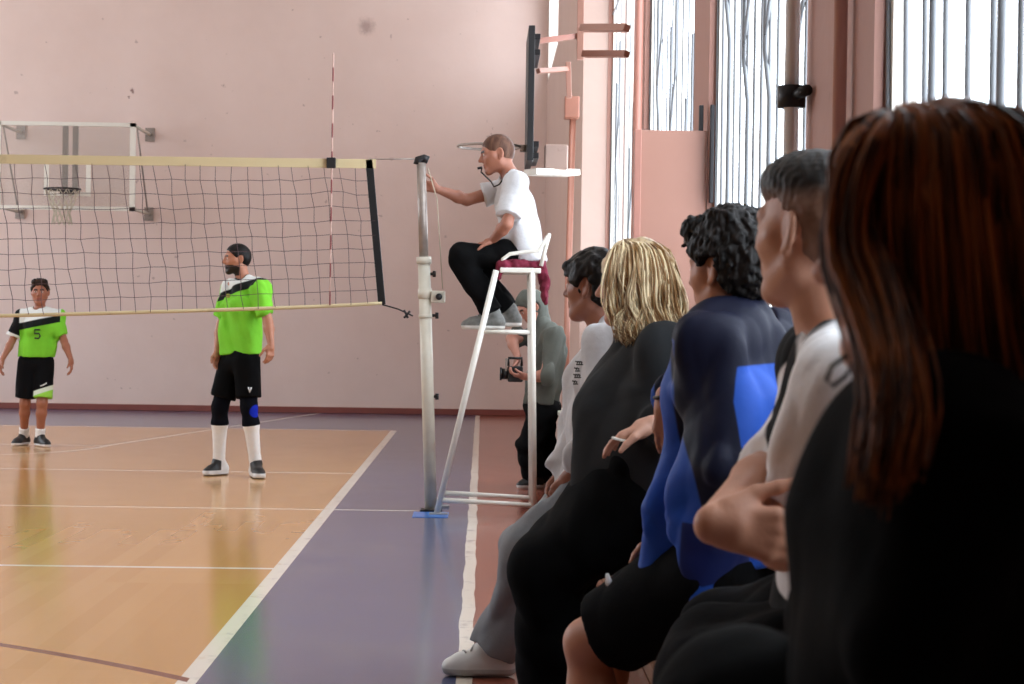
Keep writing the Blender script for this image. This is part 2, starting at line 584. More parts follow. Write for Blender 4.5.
BY = 24.3
bt = P(66, 122, BY)
BX, BZT = bt[0], bt[2]
BZB = P(66, 210, BY)[2]
bb = empty('basketball_backboard', (BX, BY, BZB), 'clear basketball backboard in a white frame on the pink end wall', 'basketball hoop')
MB().box(BX - 0.88, BX + 0.88, BY - 0.006, BY + 0.006, BZB + 0.02, BZT - 0.02).build('board', M['board_glass'], bb)
f = MB()
for a, b, c, d in ((-0.9, 0.9, BZT - 0.05, BZT), (-0.9, 0.9, BZB, BZB + 0.05), (-0.9, -0.83, BZB, BZT), (0.83, 0.9, BZB, BZT)):
    f.box(BX + a, BX + b, BY - 0.02, BY + 0.02, c, d)
f.build('frame', M['white_paint'], bb)
RZ = P(62, 189, BY - .4)[2]
RXX = P(62, 189, BY - .4)[0]
f = MB()
for a, b, c, d in ((-0.30, -0.24, RZ - 0.06, RZ + 0.42), (0.24, 0.30, RZ - 0.06, RZ + 0.42), (-0.24, 0.24, RZ + 0.36, RZ + 0.42), (-0.24, 0.24, RZ - 0.06, RZ - .01)):
    f.box(RXX - 0.02 + a, RXX - 0.02 + b, BY - 0.012, BY - 0.0065, c, d)
f.build('target_square', M['white_paint'], bb)
for dx in (-0.06, 0.07):
    MB().box(RXX + dx - 0.035, RXX + dx + 0.035, BY + 0.02, BY + 0.06, RZ - 0.05, BZT - 0.03).build('back_strut', M['steel'], bb)
for sx in (-0.87, 0.87):
    for z in (BZT - 0.03, BZB + 0.03):
        w = MB().tube([(BX + sx, BY + 0.02, z), (BX + sx, BACKY - 0.03, z)], 0.022, 8).build('wall_arm', M['cream_paint'], bb, True)
        MB().box(BX + sx - 0.06, BX + sx + 0.06, BACKY - 0.03, BACKY, z - 0.09, z + 0.09).build('wall_plate', M['steel'], w)
    MB().tube([(BX + sx, BY + 0.25, BZT - 0.04), (BX + sx, BACKY - 0.1, BZB + 0.04)], 0.012, 6).build('brace', M['steel'], bb, True)
rimc = np.array((RXX, BY - 0.38, RZ))
rim = MB().tube(ring_pts(rimc, 0.225), 0.012, 8, True).box(RXX - 0.08, RXX + 0.08, BY - 0.16, BY - 0.012, RZ - 0.04, RZ + 0.01).build('rim', M['dark_steel'], bb, True)
f = MB()
for k in range(12):
    for s in (1, -1):
        pts = []
        for q in range(7):
            an = (k + s * q * 0.5) * 2 * math.pi / 12
            rad = 0.22 - 0.12 * min(1, q / 4.0) + 0.015 * max(0, q - 4)
            pts.append(rimc + np.array((math.cos(an) * rad, math.sin(an) * rad, -0.075 * q)))
        f.tube(pts, 0.006, 4)
f.build('net', M['rope'], rim)

# ------------------------------------------------------------------ side basket over the referee
SY0, SY1 = 13.2, 14.0
s_t, s_b = P(531, 34, 13.6), P(531, 165, 13.6)
SXX = s_t[0]
sb = empty('side_basket', (SXX, 13.6, s_b[2]), 'black basketball board on pink wall arms, seen edge on above the referee', 'basketball hoop')
MB().box(SXX - 0.025, SXX + 0.02, SY0, SY1, s_b[2], s_t[2]).build('board', M['black_board'], sb, bevel=0.005)
for z in (s_t[2] - 0.07, s_t[2] - 0.18, s_b[2] + 0.12, s_b[2] + 0.04):
    MB().box(SXX + 0.02, SXX + 0.06, SY0 + 0.05, SY1 - 0.05, z - 0.02, z + 0.02).build('back_rail', M['dark_steel'], sb, bevel=0.004)
hz = P(489, 146, 13.45)[2]
hc = np.array((SXX - 0.29, 13.5, hz))
hr = MB().tube(ring_pts(hc, 0.225), 0.010, 8, True).box(SXX - 0.07, SXX - 0.025, 13.44, 13.56, hz - 0.03, hz + 0.012)
hr.build('rim', M['steel'], sb, True)
for pa_, pb_, w_, m_ in ((P(538, 41, 13.6), P(579, 36, 13.72), 0.04, 'pink_pipe'),
                     (P(538, 71, 13.6), P(568, 69, 14.0), 0.035, 'brown_pipe'),
                     (P(582, 28, 13.3), P(627, 28, 12.7), 0.05, 'pink_board'),
                     (P(584, 54, 13.3), P(627, 54, 12.8), 0.045, 'brown_pipe')):
    MB().beam(pa_, pb_, w_, w_).build('wall_arm', M[m_], sb, bevel=0.004)
MB().beam(P(580, 60, 13.7), P(581, -30, 13.7), 0.06, 0.05).build('upright', M['pink_board'], sb, bevel=0.004)
MB().beam(P(568, 62, 14.0), P(569, 98, 14.0), 0.05, 0.04).build('upright', M['pink_board'], sb, bevel=0.004)
f = MB()
f.beam(P(530, 172, 13.6), P(574, 173, 14.0), 0.12, 0.045)
f.build('shelf_bar', M['white_paint'], sb, bevel=0.004)
c0 = P(556, 157, 13.8)
tag(MB().box(c0[0] - 0.085, c0[0] + 0.085, 13.72, 13.9, c0[2] - 0.095, c0[2] + 0.085).build('junction_box', M['pale_pier'], None, bevel=0.01), 'pale pink square box sitting on the white shelf bar behind the referee', 'box')
c1 = P(573, 108, 15.7)
tag(MB().box(c1[0] - 0.075, c1[0] + 0.05, 15.6, 15.8, c1[2] - 0.09, c1[2] + 0.09).build('pipe_box', M['brown_pipe'], None, bevel=0.012), 'small brown wooden box at the top of the brown corner pipe', 'box')
# ------------------------------------------------------------------ volleyball net
PY = NETY
ptop, pbot = P(421, 158, PY), P(431, 515, PY)
net_r = -0.72
net_l = -10.3
ZT0 = P(371, 160, PY)[2]
ZB0 = P(384, 303, PY)[2]


def ztop(x):
    t = (net_r - x) / (net_r - net_l)
    return ZT0 - 0.012 * math.sin(math.pi * t)


def zbot(x):
    return ZB0 - 0.13 * min(1.0, max(0.0, (net_r - x) / 2.7)) ** 0.8


def xedge(z):
    t = (ZT0 - z) / (ZT0 - ZB0)
    return P(369, 160, PY)[0] * (1 - t) + P(382, 303, PY)[0] * t


nt_ = empty('volleyball_net', (net_r, PY, ZB0), 'dark mesh volleyball net with a cream top band across the hall', 'volleyball net')
mesh = MB()
H = ZT0 - ZB0
ncol = 94
rows = 10
jit = RNG.uniform(-1, 1, (ncol + 2, rows + 1))


def npt(i, j):
    t = j / rows
    z0_, z1_ = ztop(net_r - i * 0.1) - 0.05, zbot(net_r - i * 0.1)
    z = z0_ + (z1_ - z0_) * t
    sway = 0.020 * math.sin(i * 0.55) * math.sin(math.pi * t) * 0.6
    xr = xedge(z)
    x = xr - i * 0.102 + jit[i, j] * 0.008
    # the netting hangs slack near the antenna
    z -= 0.025 * math.exp(-((i - 2.7) / 1.2) ** 2) * (1 - t) * -1.0
    return (x + sway, PY + 0.015 * math.sin(i * 0.9 + j), z + jit[i, j] * 0.006)


for j in range(1, rows):
    mesh.tube([npt(i, j) for i in range(ncol + 1)], 0.0026, 4)
for i in range(1, ncol):
    mesh.tube([npt(i, j) for j in range(rows + 1)], 0.0026, 4)
mesh.build('netting', M['net_cord'], nt_)
tb = MB()
pts = [net_r - i * 0.2 for i in range(48)]
v, fa = [], []
for x in pts:
    zt = ztop(x)
    for dy, dz in ((-0.006, 0.005), (0.006, 0.005), (0.006, -0.055), (-0.006, -0.055)):
        v.append((x, PY + dy, zt + dz))
for i in range(len(pts) - 1):
    for k in range(4):
        a, b = i * 4 + k, i * 4 + (k + 1) % 4
        fa.append((a, b, b + 4, a + 4))
fa += [(0, 3, 2, 1), tuple(range(len(v) - 4, len(v)))]
tb.add(v, fa)
M['net_band'] = (lambda: (lambda m, nt, b: (
    nt.links.new(mixc(nt, math_node(nt, 'MULTIPLY', ramp(nt, noise(nt, objco(nt), 2.2, 5, .65), 0.55, 0.72), 0.75), rgb(204, 186, 146), rgb(112, 92, 74)), b.inputs['Base Color']),
    setattr(b.inputs['Roughness'], 'default_value', 0.8), m)[-1])(*newmat('stained_cream_band')))()
tb.build('top_band', M['net_band'], nt_)
bl_ = MB().tube([(xedge(ZB0) - i * 0.1, PY, zbot(net_r - i * 0.1)) for i in range(96)], 0.012, 6)
bl_.build('bottom_cord', M['net_band'], nt_, True)
s0 = np.array((xedge(ZT0), PY, ZT0 + .005))
s1 = np.array((xedge(ZB0), PY, ZB0 - .01))
MB().beam(s0, s1, 0.012, 0.05, (0, 1, 0)).build('side_band', M['black_plastic'], nt_, bevel=0.003)
MB().tube([s0, P(417, 159, PY)], 0.004, 6).build('top_cable', M['steel'], nt_, True)
MB().tube([s1, P(398, 309, PY), P(413, 316, PY)], 0.005, 6).tube([P(404, 310, PY), P(408, 318, PY)], 0.008, 6).tube([P(410, 311, PY), P(404, 318, PY)], 0.008, 6).build('lower_rope', M['dark_steel'], nt_, True)
ax0 = P(333, 54, PY)
an = empty('antenna', (ax0[0], PY - 0.015, ZB0), 'thin striped antenna rod standing on the right end of the net', 'antenna')
zz = np.linspace(ZB0 - 0.02, ax0[2], 19)
ra, wa = MB(), MB()
for i in range(18):
    (ra if i % 2 == 0 else wa).tube([(ax0[0] + 0.004, PY - 0.02, zz[i]), (ax0[0] + 0.004, PY - 0.02, zz[i + 1])], 0.006, 8)
ra.build('dark_band', mat('faded_red', rgb(120, 52, 50), 0.5), an)
wa.build('pale_band', mat('faded_pink', rgb(196, 160, 148), 0.5), an)
MB().box(ax0[0] - 0.03, ax0[0] + 0.03, PY - 0.035, PY - 0.007, ZT0 - 0.06, ZT0 + 0.01).build('clip', M['dark_steel'], an, bevel=0.004)

# post
def lerp(a, b, t):
    return np.array(a) * (1 - t) + np.array(b) * t


po = empty('net_post', (pbot[0], PY, 0), 'cream and grey steel volleyball net post with winch beside the referee', 'net post')
base = np.array((pbot[0], PY, 0.0))
pt = lambda y: lerp(ptop, base, (y - 158) / (515 - 158))
MB().tube([base, pt(262)], 0.041, 18).build('lower_tube', M['cream_paint'], po, True)
MB().tube([pt(266), pt(163)], 0.031, 16).build('upper_tube', M['steel'], po, True)
for ya, yb, rr_ in ((265, 258, .050), (300, 290, .046), (320, 316, .046)):
    MB().tube([pt(ya), pt(yb)], rr_, 18).build('collar', M['cream_paint'], po, True)
t_ = pt(160)
MB().tube([t_ + (-0.025, 0, -0.03), t_ + (-.02, 0, 0.0), t_ + (0.02, 0, 0.012), t_ + (0.048, 0, 0.0)], 0.027, 12).build('pulley_head', M['dark_steel'], po, True)
w0 = pt(298) + (0.06, -0.02, 0)
wi = MB().box(w0[0] - 0.02, w0[0] + 0.075, PY - 0.06, PY + 0.05, w0[2] - 0.04, w0[2] + 0.04).build('winch', M['cream_paint'], po, bevel=0.008)
MB().tube([(w0[0] + 0.035, PY - 0.085, w0[2]), (w0[0] + 0.035, PY - 0.05, w0[2])], 0.022, 12).build('spool', M['dark_steel'], wi, True)
for y, dx in ((275, 0.065), (317, 0.075), (399, 0.06)):
    q = pt(y)
    MB().tube([q + (0.03, 0, 0), q + (dx, 0, 0)], 0.011, 8).tube([q + (dx - .01, 0, 0), q + (dx + 0.012, 0, 0)], 0.022, 8).build('bolt', M['dark_steel'], po, True)
MB().tube([pt(168) + (0.045, -0.03, 0), pt(200) + (.10, -0.03, 0), pt(290) + (0.12, -0.03, 0)], 0.0035, 5).build('cable', M['rope'], po, True)
MB().box(base[0] - 0.07, base[0] + 0.07, PY - 0.08, PY + 0.08, 0.001, 0.014).build('base_plate', M['dark_steel'], po, bevel=0.003)
tag(MB().box(base[0] - 0.11, base[0] + 0.12, PY - 0.42, PY - 0.09, 0.0, 0.004).build('floor_patch', mat('bright_blue', rgb(60, 116, 190), 0.3)), 'bright blue patch on the floor at the foot of the net post', 'floor patch')  # thin bright blue slab on the floor, one even colour

# ------------------------------------------------------------------ umpire stand
LY0, LY1 = 12.2, 12.72
us = empty('umpire_stand', (0.05, 12.45, 0), 'white tubular umpire stand the referee sits on', 'umpire chair')
ft, fb = P(496, 285, LY0), P(437, 517, LY0)
fb[2] = 0.015
bt_, bbm = P(532, 272, LY0), P(534, 505, LY0)
seatz = P(520, 266, LY0)[2]
for Y in (LY0, LY1):
    dx = 0
    MB().tube([(fb[0], Y, 0.015), (ft[0], Y, seatz - 0.03)], 0.021, 12).build('front_leg', M['white_paint'], us, True)
    MB().tube([(bbm[0], Y, 0.015), (bt_[0], Y, seatz - 0.03)], 0.021, 12).build('rear_leg', M['white_paint'], us, True)
    MB().tube([(fb[0], Y, 0.10), (bbm[0], Y, 0.07)], 0.016, 10).build('base_bar', M['white_paint'], us, True)
    zz_ = P(500, 332, LY0)[2]
    tt = (zz_ - 0.015) / (seatz - 0.045)
    MB().tube([(fb[0] + (ft[0] - fb[0]) * tt, Y, zz_), (bt_[0], Y, zz_)], 0.014, 10).build('side_bar', M['white_paint'], us, True)
    # arm rest loop, drawn like a bent tube
    arm = [P(502, 268, LY0), P(503, 259, LY0), P(510, 254, LY0), P(525, 252, LY0), P(538, 251, LY0), P(544, 243, LY0), P(549, 235, LY0)]
    arm2 = [P(541, 266, LY0), P(545, 250, LY0), P(549, 235, LY0)]
    MB().tube([(p[0], Y, p[2]) for p in arm], 0.013, 10).tube([(p[0], Y, p[2]) for p in arm2], 0.014, 10).build('armrest', M['white_paint'], us, True)
    MB().box(fb[0] - 0.05, fb[0] + 0.07, Y - 0.03, Y + 0.03, 0.0, 0.014).build('foot', M['grey_paint'], us, bevel=0.003)
for k in range(5):
    tt = 0.16 + 0.17 * k
    q = lerp(fb, (ft[0], LY0, seatz - 0.03), tt)
    MB().tube([(q[0], LY0, q[2]), (q[0], LY1, q[2])], 0.015, 10).build('rung', M['white_paint'], us, True)
s0_, s1_ = P(500, 266, LY0), P(541, 266, LY0)
MB().box(s0_[0], s1_[0], LY0 - 0.02, LY1 + 0.02, seatz - 0.045, seatz - 0.012).build('seat', M['white_paint'], us, bevel=0.006)
MB().tube([(P(549, 235, LY0)[0], LY0, P(549, 235, LY0)[2]), (P(549, 235, LY0)[0], LY1, P(549, 235, LY0)[2])], 0.014, 10).build('back_bar', M['white_paint'], us, True)

# ------------------------------------------------------------------ people: signed distance bodies, meshed with surface nets
def nrm(a):
    a = np.array(a, float)
    return a / (np.linalg.norm(a) + 1e-12)


def smin(a, b, k):
    if k <= 0:
        return np.minimum(a, b)
    h = np.clip(0.5 + 0.5 * (b - a) / k, 0, 1)
    return b * (1 - h) + a * h - k * h * (1 - h)


class Field:
    """a list of shapes blended into one solid"""

    def __init__(s):
        s.ops = []

    def rc(s, a, b, ra, rb=None, k=0.03, ax=None, sc=1.0, mode='u'):
        """round cone a->b, optionally widened by sc along ax"""
        a, b = np.array(a, float), np.array(b, float)
        rb = ra if rb is None else rb
        m = max(ra, rb) * max(1, sc)
        ba = b - a
        L = max(1e-9, float(ba @ ba))
        u = nrm(ax) if ax is not None else None

        def fn(x, y, z):
            px, py, pz = x - a[0], y - a[1], z - a[2]
            t = np.clip((px * ba[0] + py * ba[1] + pz * ba[2]) / L, 0, 1)
            qx, qy, qz = px - t * ba[0], py - t * ba[1], pz - t * ba[2]
            d2 = qx * qx + qy * qy + qz * qz
            if u is not None:
                c = qx * u[0] + qy * u[1] + qz * u[2]
                d2 = d2 - c * c + (c / sc) ** 2
            return np.sqrt(d2) - (ra + (rb - ra) * t)
        s.ops.append((mode, fn, np.minimum(a, b) - m, np.maximum(a, b) + m, k))
        return s

    def el(s, c, rad, axes=None, k=0.03, mode='u'):
        """ellipsoid, axes = 3 unit row vectors"""
        c = np.array(c, float)
        A = np.eye(3) if axes is None else np.array(axes, float)
        r = np.array(rad, float)
        ext = np.sqrt(((A * r[:, None]) ** 2).sum(0))

        def fn(x, y, z):
            px, py, pz = x - c[0], y - c[1], z - c[2]
            k0 = 0
            k1 = 0
            for i in range(3):
                q = (px * A[i, 0] + py * A[i, 1] + pz * A[i, 2]) / r[i]
                k0 = k0 + q * q
                k1 = k1 + (q / r[i]) ** 2
            k0, k1 = np.sqrt(k0), np.sqrt(k1)
            return k0 * (k0 - 1) / np.maximum(k1, 1e-6)
        s.ops.append((mode, fn, c - ext, c + ext, k))
        return s

    def cut(s, n, p, k=0.0):
        """keep only the side of the plane through p that n points away from"""
        n = nrm(n)
        p = np.array(p, float)
        s.ops.append(('i', lambda x, y, z: (x - p[0]) * n[0] + (y - p[1]) * n[1] + (z - p[2]) * n[2], None, None, k))
        return s

    def sub(s, f, k=0.02, mode='u'):
        lo, hi = f.bounds()
        s.ops.append((mode, f, lo, hi, k))
        return s

    def ruffle(s, fn):
        s.ops.append(('n', fn, None, None, 0))
        return s

    def bounds(s):
        lo = np.min([o[2] for o in s.ops if o[0] == 'u'], 0)
        hi = np.max([o[3] for o in s.ops if o[0] == 'u'], 0)
        return lo, hi

    def sample(s, xs, ys, zs):
        D = np.full((len(xs), len(ys), len(zs)), 0.12)
        X, Y, Z = xs[:, None, None], ys[None, :, None], zs[None, None, :]
        for mode, fn, lo, hi, k in s.ops:
            if mode == 'i':
                d = fn(X, Y, Z)
                D = np.maximum(D, d) if k <= 0 else -smin(-D, -d, k)
                continue
            if mode == 'n':
                D = D + np.where(np.abs(D) < 0.06, fn(X, Y, Z), 0)
                continue
            pad = k + 0.03
            sl = []
            for ax, g in enumerate((xs, ys, zs)):
                i0, i1 = np.searchsorted(g, lo[ax] - pad), np.searchsorted(g, hi[ax] + pad)
                sl.append(slice(i0, i1))
            if any(q.start >= q.stop for q in sl):
                continue
            sl = tuple(sl)
            if isinstance(fn, Field):
                d = fn.sample(xs[sl[0]], ys[sl[1]], zs[sl[2]])
            else:
                d = fn(xs[sl[0]][:, None, None], ys[sl[1]][None, :, None], zs[sl[2]][None, None, :])
            if mode == 'u':
                D[sl] = smin(D[sl], d, k)
            else:
                D[sl] = -smin(-D[sl], d, k)
        return D


def nets(D, xs, ys, zs):
    nx, ny, nz = D.shape
    inside = D < 0
    c = np.zeros((nx - 1, ny - 1, nz - 1), np.int8)
    for i in (0, 1):
        for j in (0, 1):
            for k in (0, 1):
                c += inside[i:nx - 1 + i, j:ny - 1 + j, k:nz - 1 + k]
    act = (c > 0) & (c < 8)
    I, J, K = np.nonzero(act)
    idx = np.full(act.shape, -1, np.int64)
    idx[I, J, K] = np.arange(len(I))
    acc = np.zeros((len(I), 3))
    cnt = np.zeros(len(I))
    cor = [(i, j, k) for i in (0, 1) for j in (0, 1) for k in (0, 1)]
    val = {q: D[I + q[0], J + q[1], K + q[2]] for q in cor}
    for q in cor:
        for ax in range(3):
            if q[ax] == 0:
                r = list(q)
                r[ax] = 1
                r = tuple(r)
                a, b = val[q], val[r]
                m = (a < 0) != (b < 0)
                t = np.where(m, a / np.where(m, a - b, 1), 0)
                for e in range(3):
                    acc[:, e] += np.where(m, q[e] + (t if e == ax else 0), 0)
                cnt += m
    p = acc / np.maximum(cnt, 1)[:, None]
    h = xs[1] - xs[0]
    V = np.stack([xs[I], ys[J], zs[K]], 1) + p * h
    F = []
    # x edges
    for ax in range(3):
        a = inside[1:-1, 1:-1, 1:-1]
        sl = [slice(1, -1)] * 3
        lo = [slice(1, -1)] * 3
        hi = [slice(1, -1)] * 3
        lo[ax], hi[ax] = slice(0, -1), slice(1, None)
        A, B = inside[tuple(lo)], inside[tuple(hi)]
        E = np.nonzero(A != B)
        flip = A[E]
        base = [e.copy() for e in E]
        for q in range(3):
            if q != ax:
                base[q] = base[q] + 1
        u, v = [(1, 2), (2, 0), (0, 1)][ax]
        quad = []
        for du, dv in ((-1, -1), (0, -1), (0, 0), (-1, 0)):
            w = [b.copy() for b in base]
            w[u] += du
            w[v] += dv
            quad.append(idx[w[0], w[1], w[2]])
        quad = np.stack(quad, 1)
        quad[~flip] = quad[~flip][:, ::-1]
        F.append(quad)
    F = np.concatenate(F)
    F = F[(F >= 0).all(1)]
    return V, F


def mesh_field(f, h, fine=(), lo=None, hi=None):
    """fine = [(lo, hi, h2)] boxes meshed at a smaller step (face, hands)"""
    l, u = f.bounds()
    l = l - 0.03 if lo is None else np.array(lo, float)
    u = u + 0.03 if hi is None else np.array(hi, float)

    def go(l, u, h):
        xs, ys, zs = [np.arange(l[i], u[i] + h, h) for i in range(3)]
        return nets(f.sample(xs, ys, zs), xs, ys, zs)
    V, F = go(l, u, h)
    vs, fs, n = [], [], 0
    keep = np.ones(len(F), bool)
    cen = V[F].mean(1)
    boxes = [(np.array(a, float), np.array(b, float), q) for a, b, q in fine]
    for a, b, q in boxes:
        keep &= ~((cen > a).all(1) & (cen < b).all(1))
    vs.append(V)
    fs.append(F[keep])
    n = len(V)
    for i, (a, b, q) in enumerate(boxes):
        V2, F2 = go(a - 4 * q - h, b + 4 * q + h, q)
        c2 = V2[F2].mean(1)
        m = ((c2 > a - h * 0.5).all(1) & (c2 < b + h * 0.5).all(1))
        for a3, b3, q3 in boxes[:i]:
            m &= ~((c2 > a3).all(1) & (c2 < b3).all(1))
        vs.append(V2)
        fs.append(F2[m] + n)
        n += len(V2)
    V, F = np.concatenate(vs), np.concatenate(fs)
    used = np.unique(F)
    mp = np.full(len(V), -1)
    mp[used] = np.arange(len(used))
    return V[used], mp[F]


def solid(name, f, h, m, parent=None, org=None, fine=(), attrs=None, keep=None):
    V, F = mesh_field(f, h, fine)
    if keep is not None:
        k = keep(V[F].mean(1))
        F = F[k]
        used = np.unique(F)
        mp = np.full(len(V), -1)
        mp[used] = np.arange(len(used))
        V, F = V[used], mp[F]
    me = bpy.data.meshes.new(name)
    o = bpy.data.objects.new(name, me)
    if parent is not None:
        org = np.array(parent['_w'])
    org = np.array(org, float)
    W_ = (V - org).astype(np.float32)
    me.vertices.add(len(V))
    me.vertices.foreach_set('co', W_.ravel())
    me.loops.add(F.size)
    me.loops.foreach_set('vertex_index', F.astype(np.int32).ravel())
    me.polygons.add(len(F))
    me.polygons.foreach_set('loop_start', np.arange(0, F.size, 4, dtype=np.int32))
    me.polygons.foreach_set('loop_total', np.full(len(F), 4, np.int32))
    me.update(calc_edges=True)
    me.validate()
    me.shade_smooth()
    for an, fn in (attrs or {}).items():
        at = me.attributes.new(an, 'FLOAT', 'POINT')
        at.data.foreach_set('value', np.asarray(fn(V), np.float32))
    me.materials.append(m)
    COL.objects.link(o)
    if parent is not None:
        o.parent = parent
    else:
        o.location = org
    o['_w'] = tuple(map(float, org))
    return o


def waves(seed, amp, freq, axis=None):
    """cloth folds: warped sines with rounded ridges and sharper valleys, running along `axis`"""
    r = np.random.RandomState(seed)
    ks, ph, kw = [], [], []
    for i in range(8):
        k = nrm(r.normal(size=3)) * freq * r.uniform(0.6, 2.0)
        if axis is not None:
            a = nrm(axis)
            k = k - a * (k @ a) * 0.8
        ks.append(k)
        ph.append(r.uniform(0, 6.28))
        kw.append(r.normal(size=3) * freq * .35)

    def fn(x, y, z):
        s = 0
        for i, (k, p) in enumerate(zip(ks, ph)):
            w = 0.9 * np.sin(kw[i][0] * x + kw[i][1] * y + kw[i][2] * z + p * 2)
            q = k[0] * x + k[1] * y + k[2] * z + p + w
            s = s + (np.sin(q) if i % 2 else 1.27 - 2 * np.abs(np.sin(q * .6)))
            if i < 5:                   # finer creases crossing the big folds
                q2 = 2.3 * (ks[-1 - i][0] * x + ks[-1 - i][1] * y + ks[-1 - i][2] * z) + p + 1.6 * w
                s = s + .42 * (.64 - np.abs(np.sin(q2 * .5))) * 1.6
        return amp * s / 3.2
    return fn


class Head:
    def __init__(s, c, fwd, up, sz=1.0):
        s.c, s.s = np.array(c, float), sz
        s.F = nrm(fwd)
        u = np.array(up, float)
        s.U = nrm(u - s.F * (u @ s.F))
        s.L = np.cross(s.U, s.F)
        s.A = np.array((s.F, s.L, s.U))

    def p(s, f, l, u):
        return s.c + s.s * (s.F * f + s.L * l + s.U * u)

    def loc(s, V):
        return ((V - s.c) @ s.A.T) / s.s

    def build(s, f, fem=False, ears=True, nose=1.0):
        z = s.s
        p = s.p
        E = lambda c, r, k, mode='u', A=None: f.el(p(*c), np.array(r) * z, s.A if A is None else A, k * z, mode)
        R = lambda a, b, ra, rb, k, mode='u': f.rc(p(*a), p(*b), ra * z, rb * z, k * z, mode=mode)
        E((-.014, 0, .030), (.097, .077, .088), .02)
        E((-.040, 0, .005), (.068, .068, .070), .03)
        E((.030, 0, -.030), (.064, .060, .078), .03)
        for sd in (1, -1):
            R((-.005, .050 * sd, -.058), (.062, .018 * sd, -.098), .022, .018, .03)       # jaw
            R((.050, .044 * sd, -.020), (.030, .060 * sd, -.012), .020, .016, .03)        # cheekbone
            R((.082, .012 * sd, .026), (.066, .046 * sd, .024), .011, .011, .018)         # brow ridge
        R((.070, .008, -.100), (.070, -.008, -.100), .020, .020, .02)                      # chin
        for sd in (1, -1):
            E((.096, .031 * sd, .004), (.016, .017, .011), .014, 's')                      # socket
            E((.077, .031 * sd, .004), (.0125, .0135, .0115), .004)                         # eye
        R((.086, 0, .014), (.110 * 1, 0, -.024), .008, .012 * nose, .014)
        for sd in (1, -1):
            E((.096, .011 * sd, -.029), (.011, .008, .008), .008)
        R((.086, .016, -.057), (.086, -.016, -.057), .008, .008, .010)                     # upper lip
        R((.084, .014, -.068), (.084, -.014, -.068), .009, .009, .010)
        E((.098, 0, -.0625), (.016, .022, .002), .004, 's')
        if ears:
            for sd in (1, -1):
                ax = np.array([nrm(s.F * 0.86 - s.L * sd * 0.50), nrm(s.L), nrm(s.U - s.F * 0.20)])
                ax[1] = nrm(np.cross(ax[2], ax[0]))
                ax[2] = nrm(np.cross(ax[0], ax[1]))
                E((-.018, .081 * sd, -.004), (.020, .0080, .033), .006, 'u', ax)
                E((-.012, .088 * sd, -.000), (.011, .0055, .020), .005, 's', ax)
                E((-.008, .077 * sd, -.033), (.009, .007, .010), .006)
        return s

    def attrs(s, beard=False, brow=0.007):
        def eye(V):
            q = s.loc(V)
            d = np.minimum(np.hypot(q[:, 1] - .031, q[:, 2] - .004), np.hypot(q[:, 1] + .031, q[:, 2] - .004))
            return np.where(q[:, 0] > .06, .0065 - d, -.05)

        def white(V):
            q = s.loc(V)
            d = np.minimum(np.hypot((q[:, 1] - .031) / 1.6, q[:, 2] - .004), np.hypot((q[:, 1] + .031) / 1.6, q[:, 2] - .004))
            return np.where(q[:, 0] > .06, .0075 - d, -.05)

        def dark(V):
            q = s.loc(V)
            al = np.abs(q[:, 1])
            b = brow - np.abs(q[:, 2] - (.026 - 8 * (al - .03) ** 2))
            b = np.where((al > .010) & (al < .052) & (q[:, 0] > .04), b, -.05)
            if beard:
                jaw = np.minimum(-.046 - q[:, 2] - 0.35 * (.05 - q[:, 0]).clip(0, 1), q[:, 0] + .005)
                mouth = .017 - np.hypot((q[:, 1]) / 1.6, (q[:, 2] + .062))
                jaw = np.minimum(jaw, -mouth) if False else jaw
                jaw = np.where(q[:, 2] > -.135, jaw, -.05)
                b = np.maximum(b, jaw)
            return b

        def lip(V):
            q = s.loc(V)
            return np.where(q[:, 0] > .07, .009 - np.hypot(q[:, 1] / 2.6, q[:, 2] + .063), -.05)
        return {'eye': eye, 'white': white, 'dark': dark, 'lip': lip}


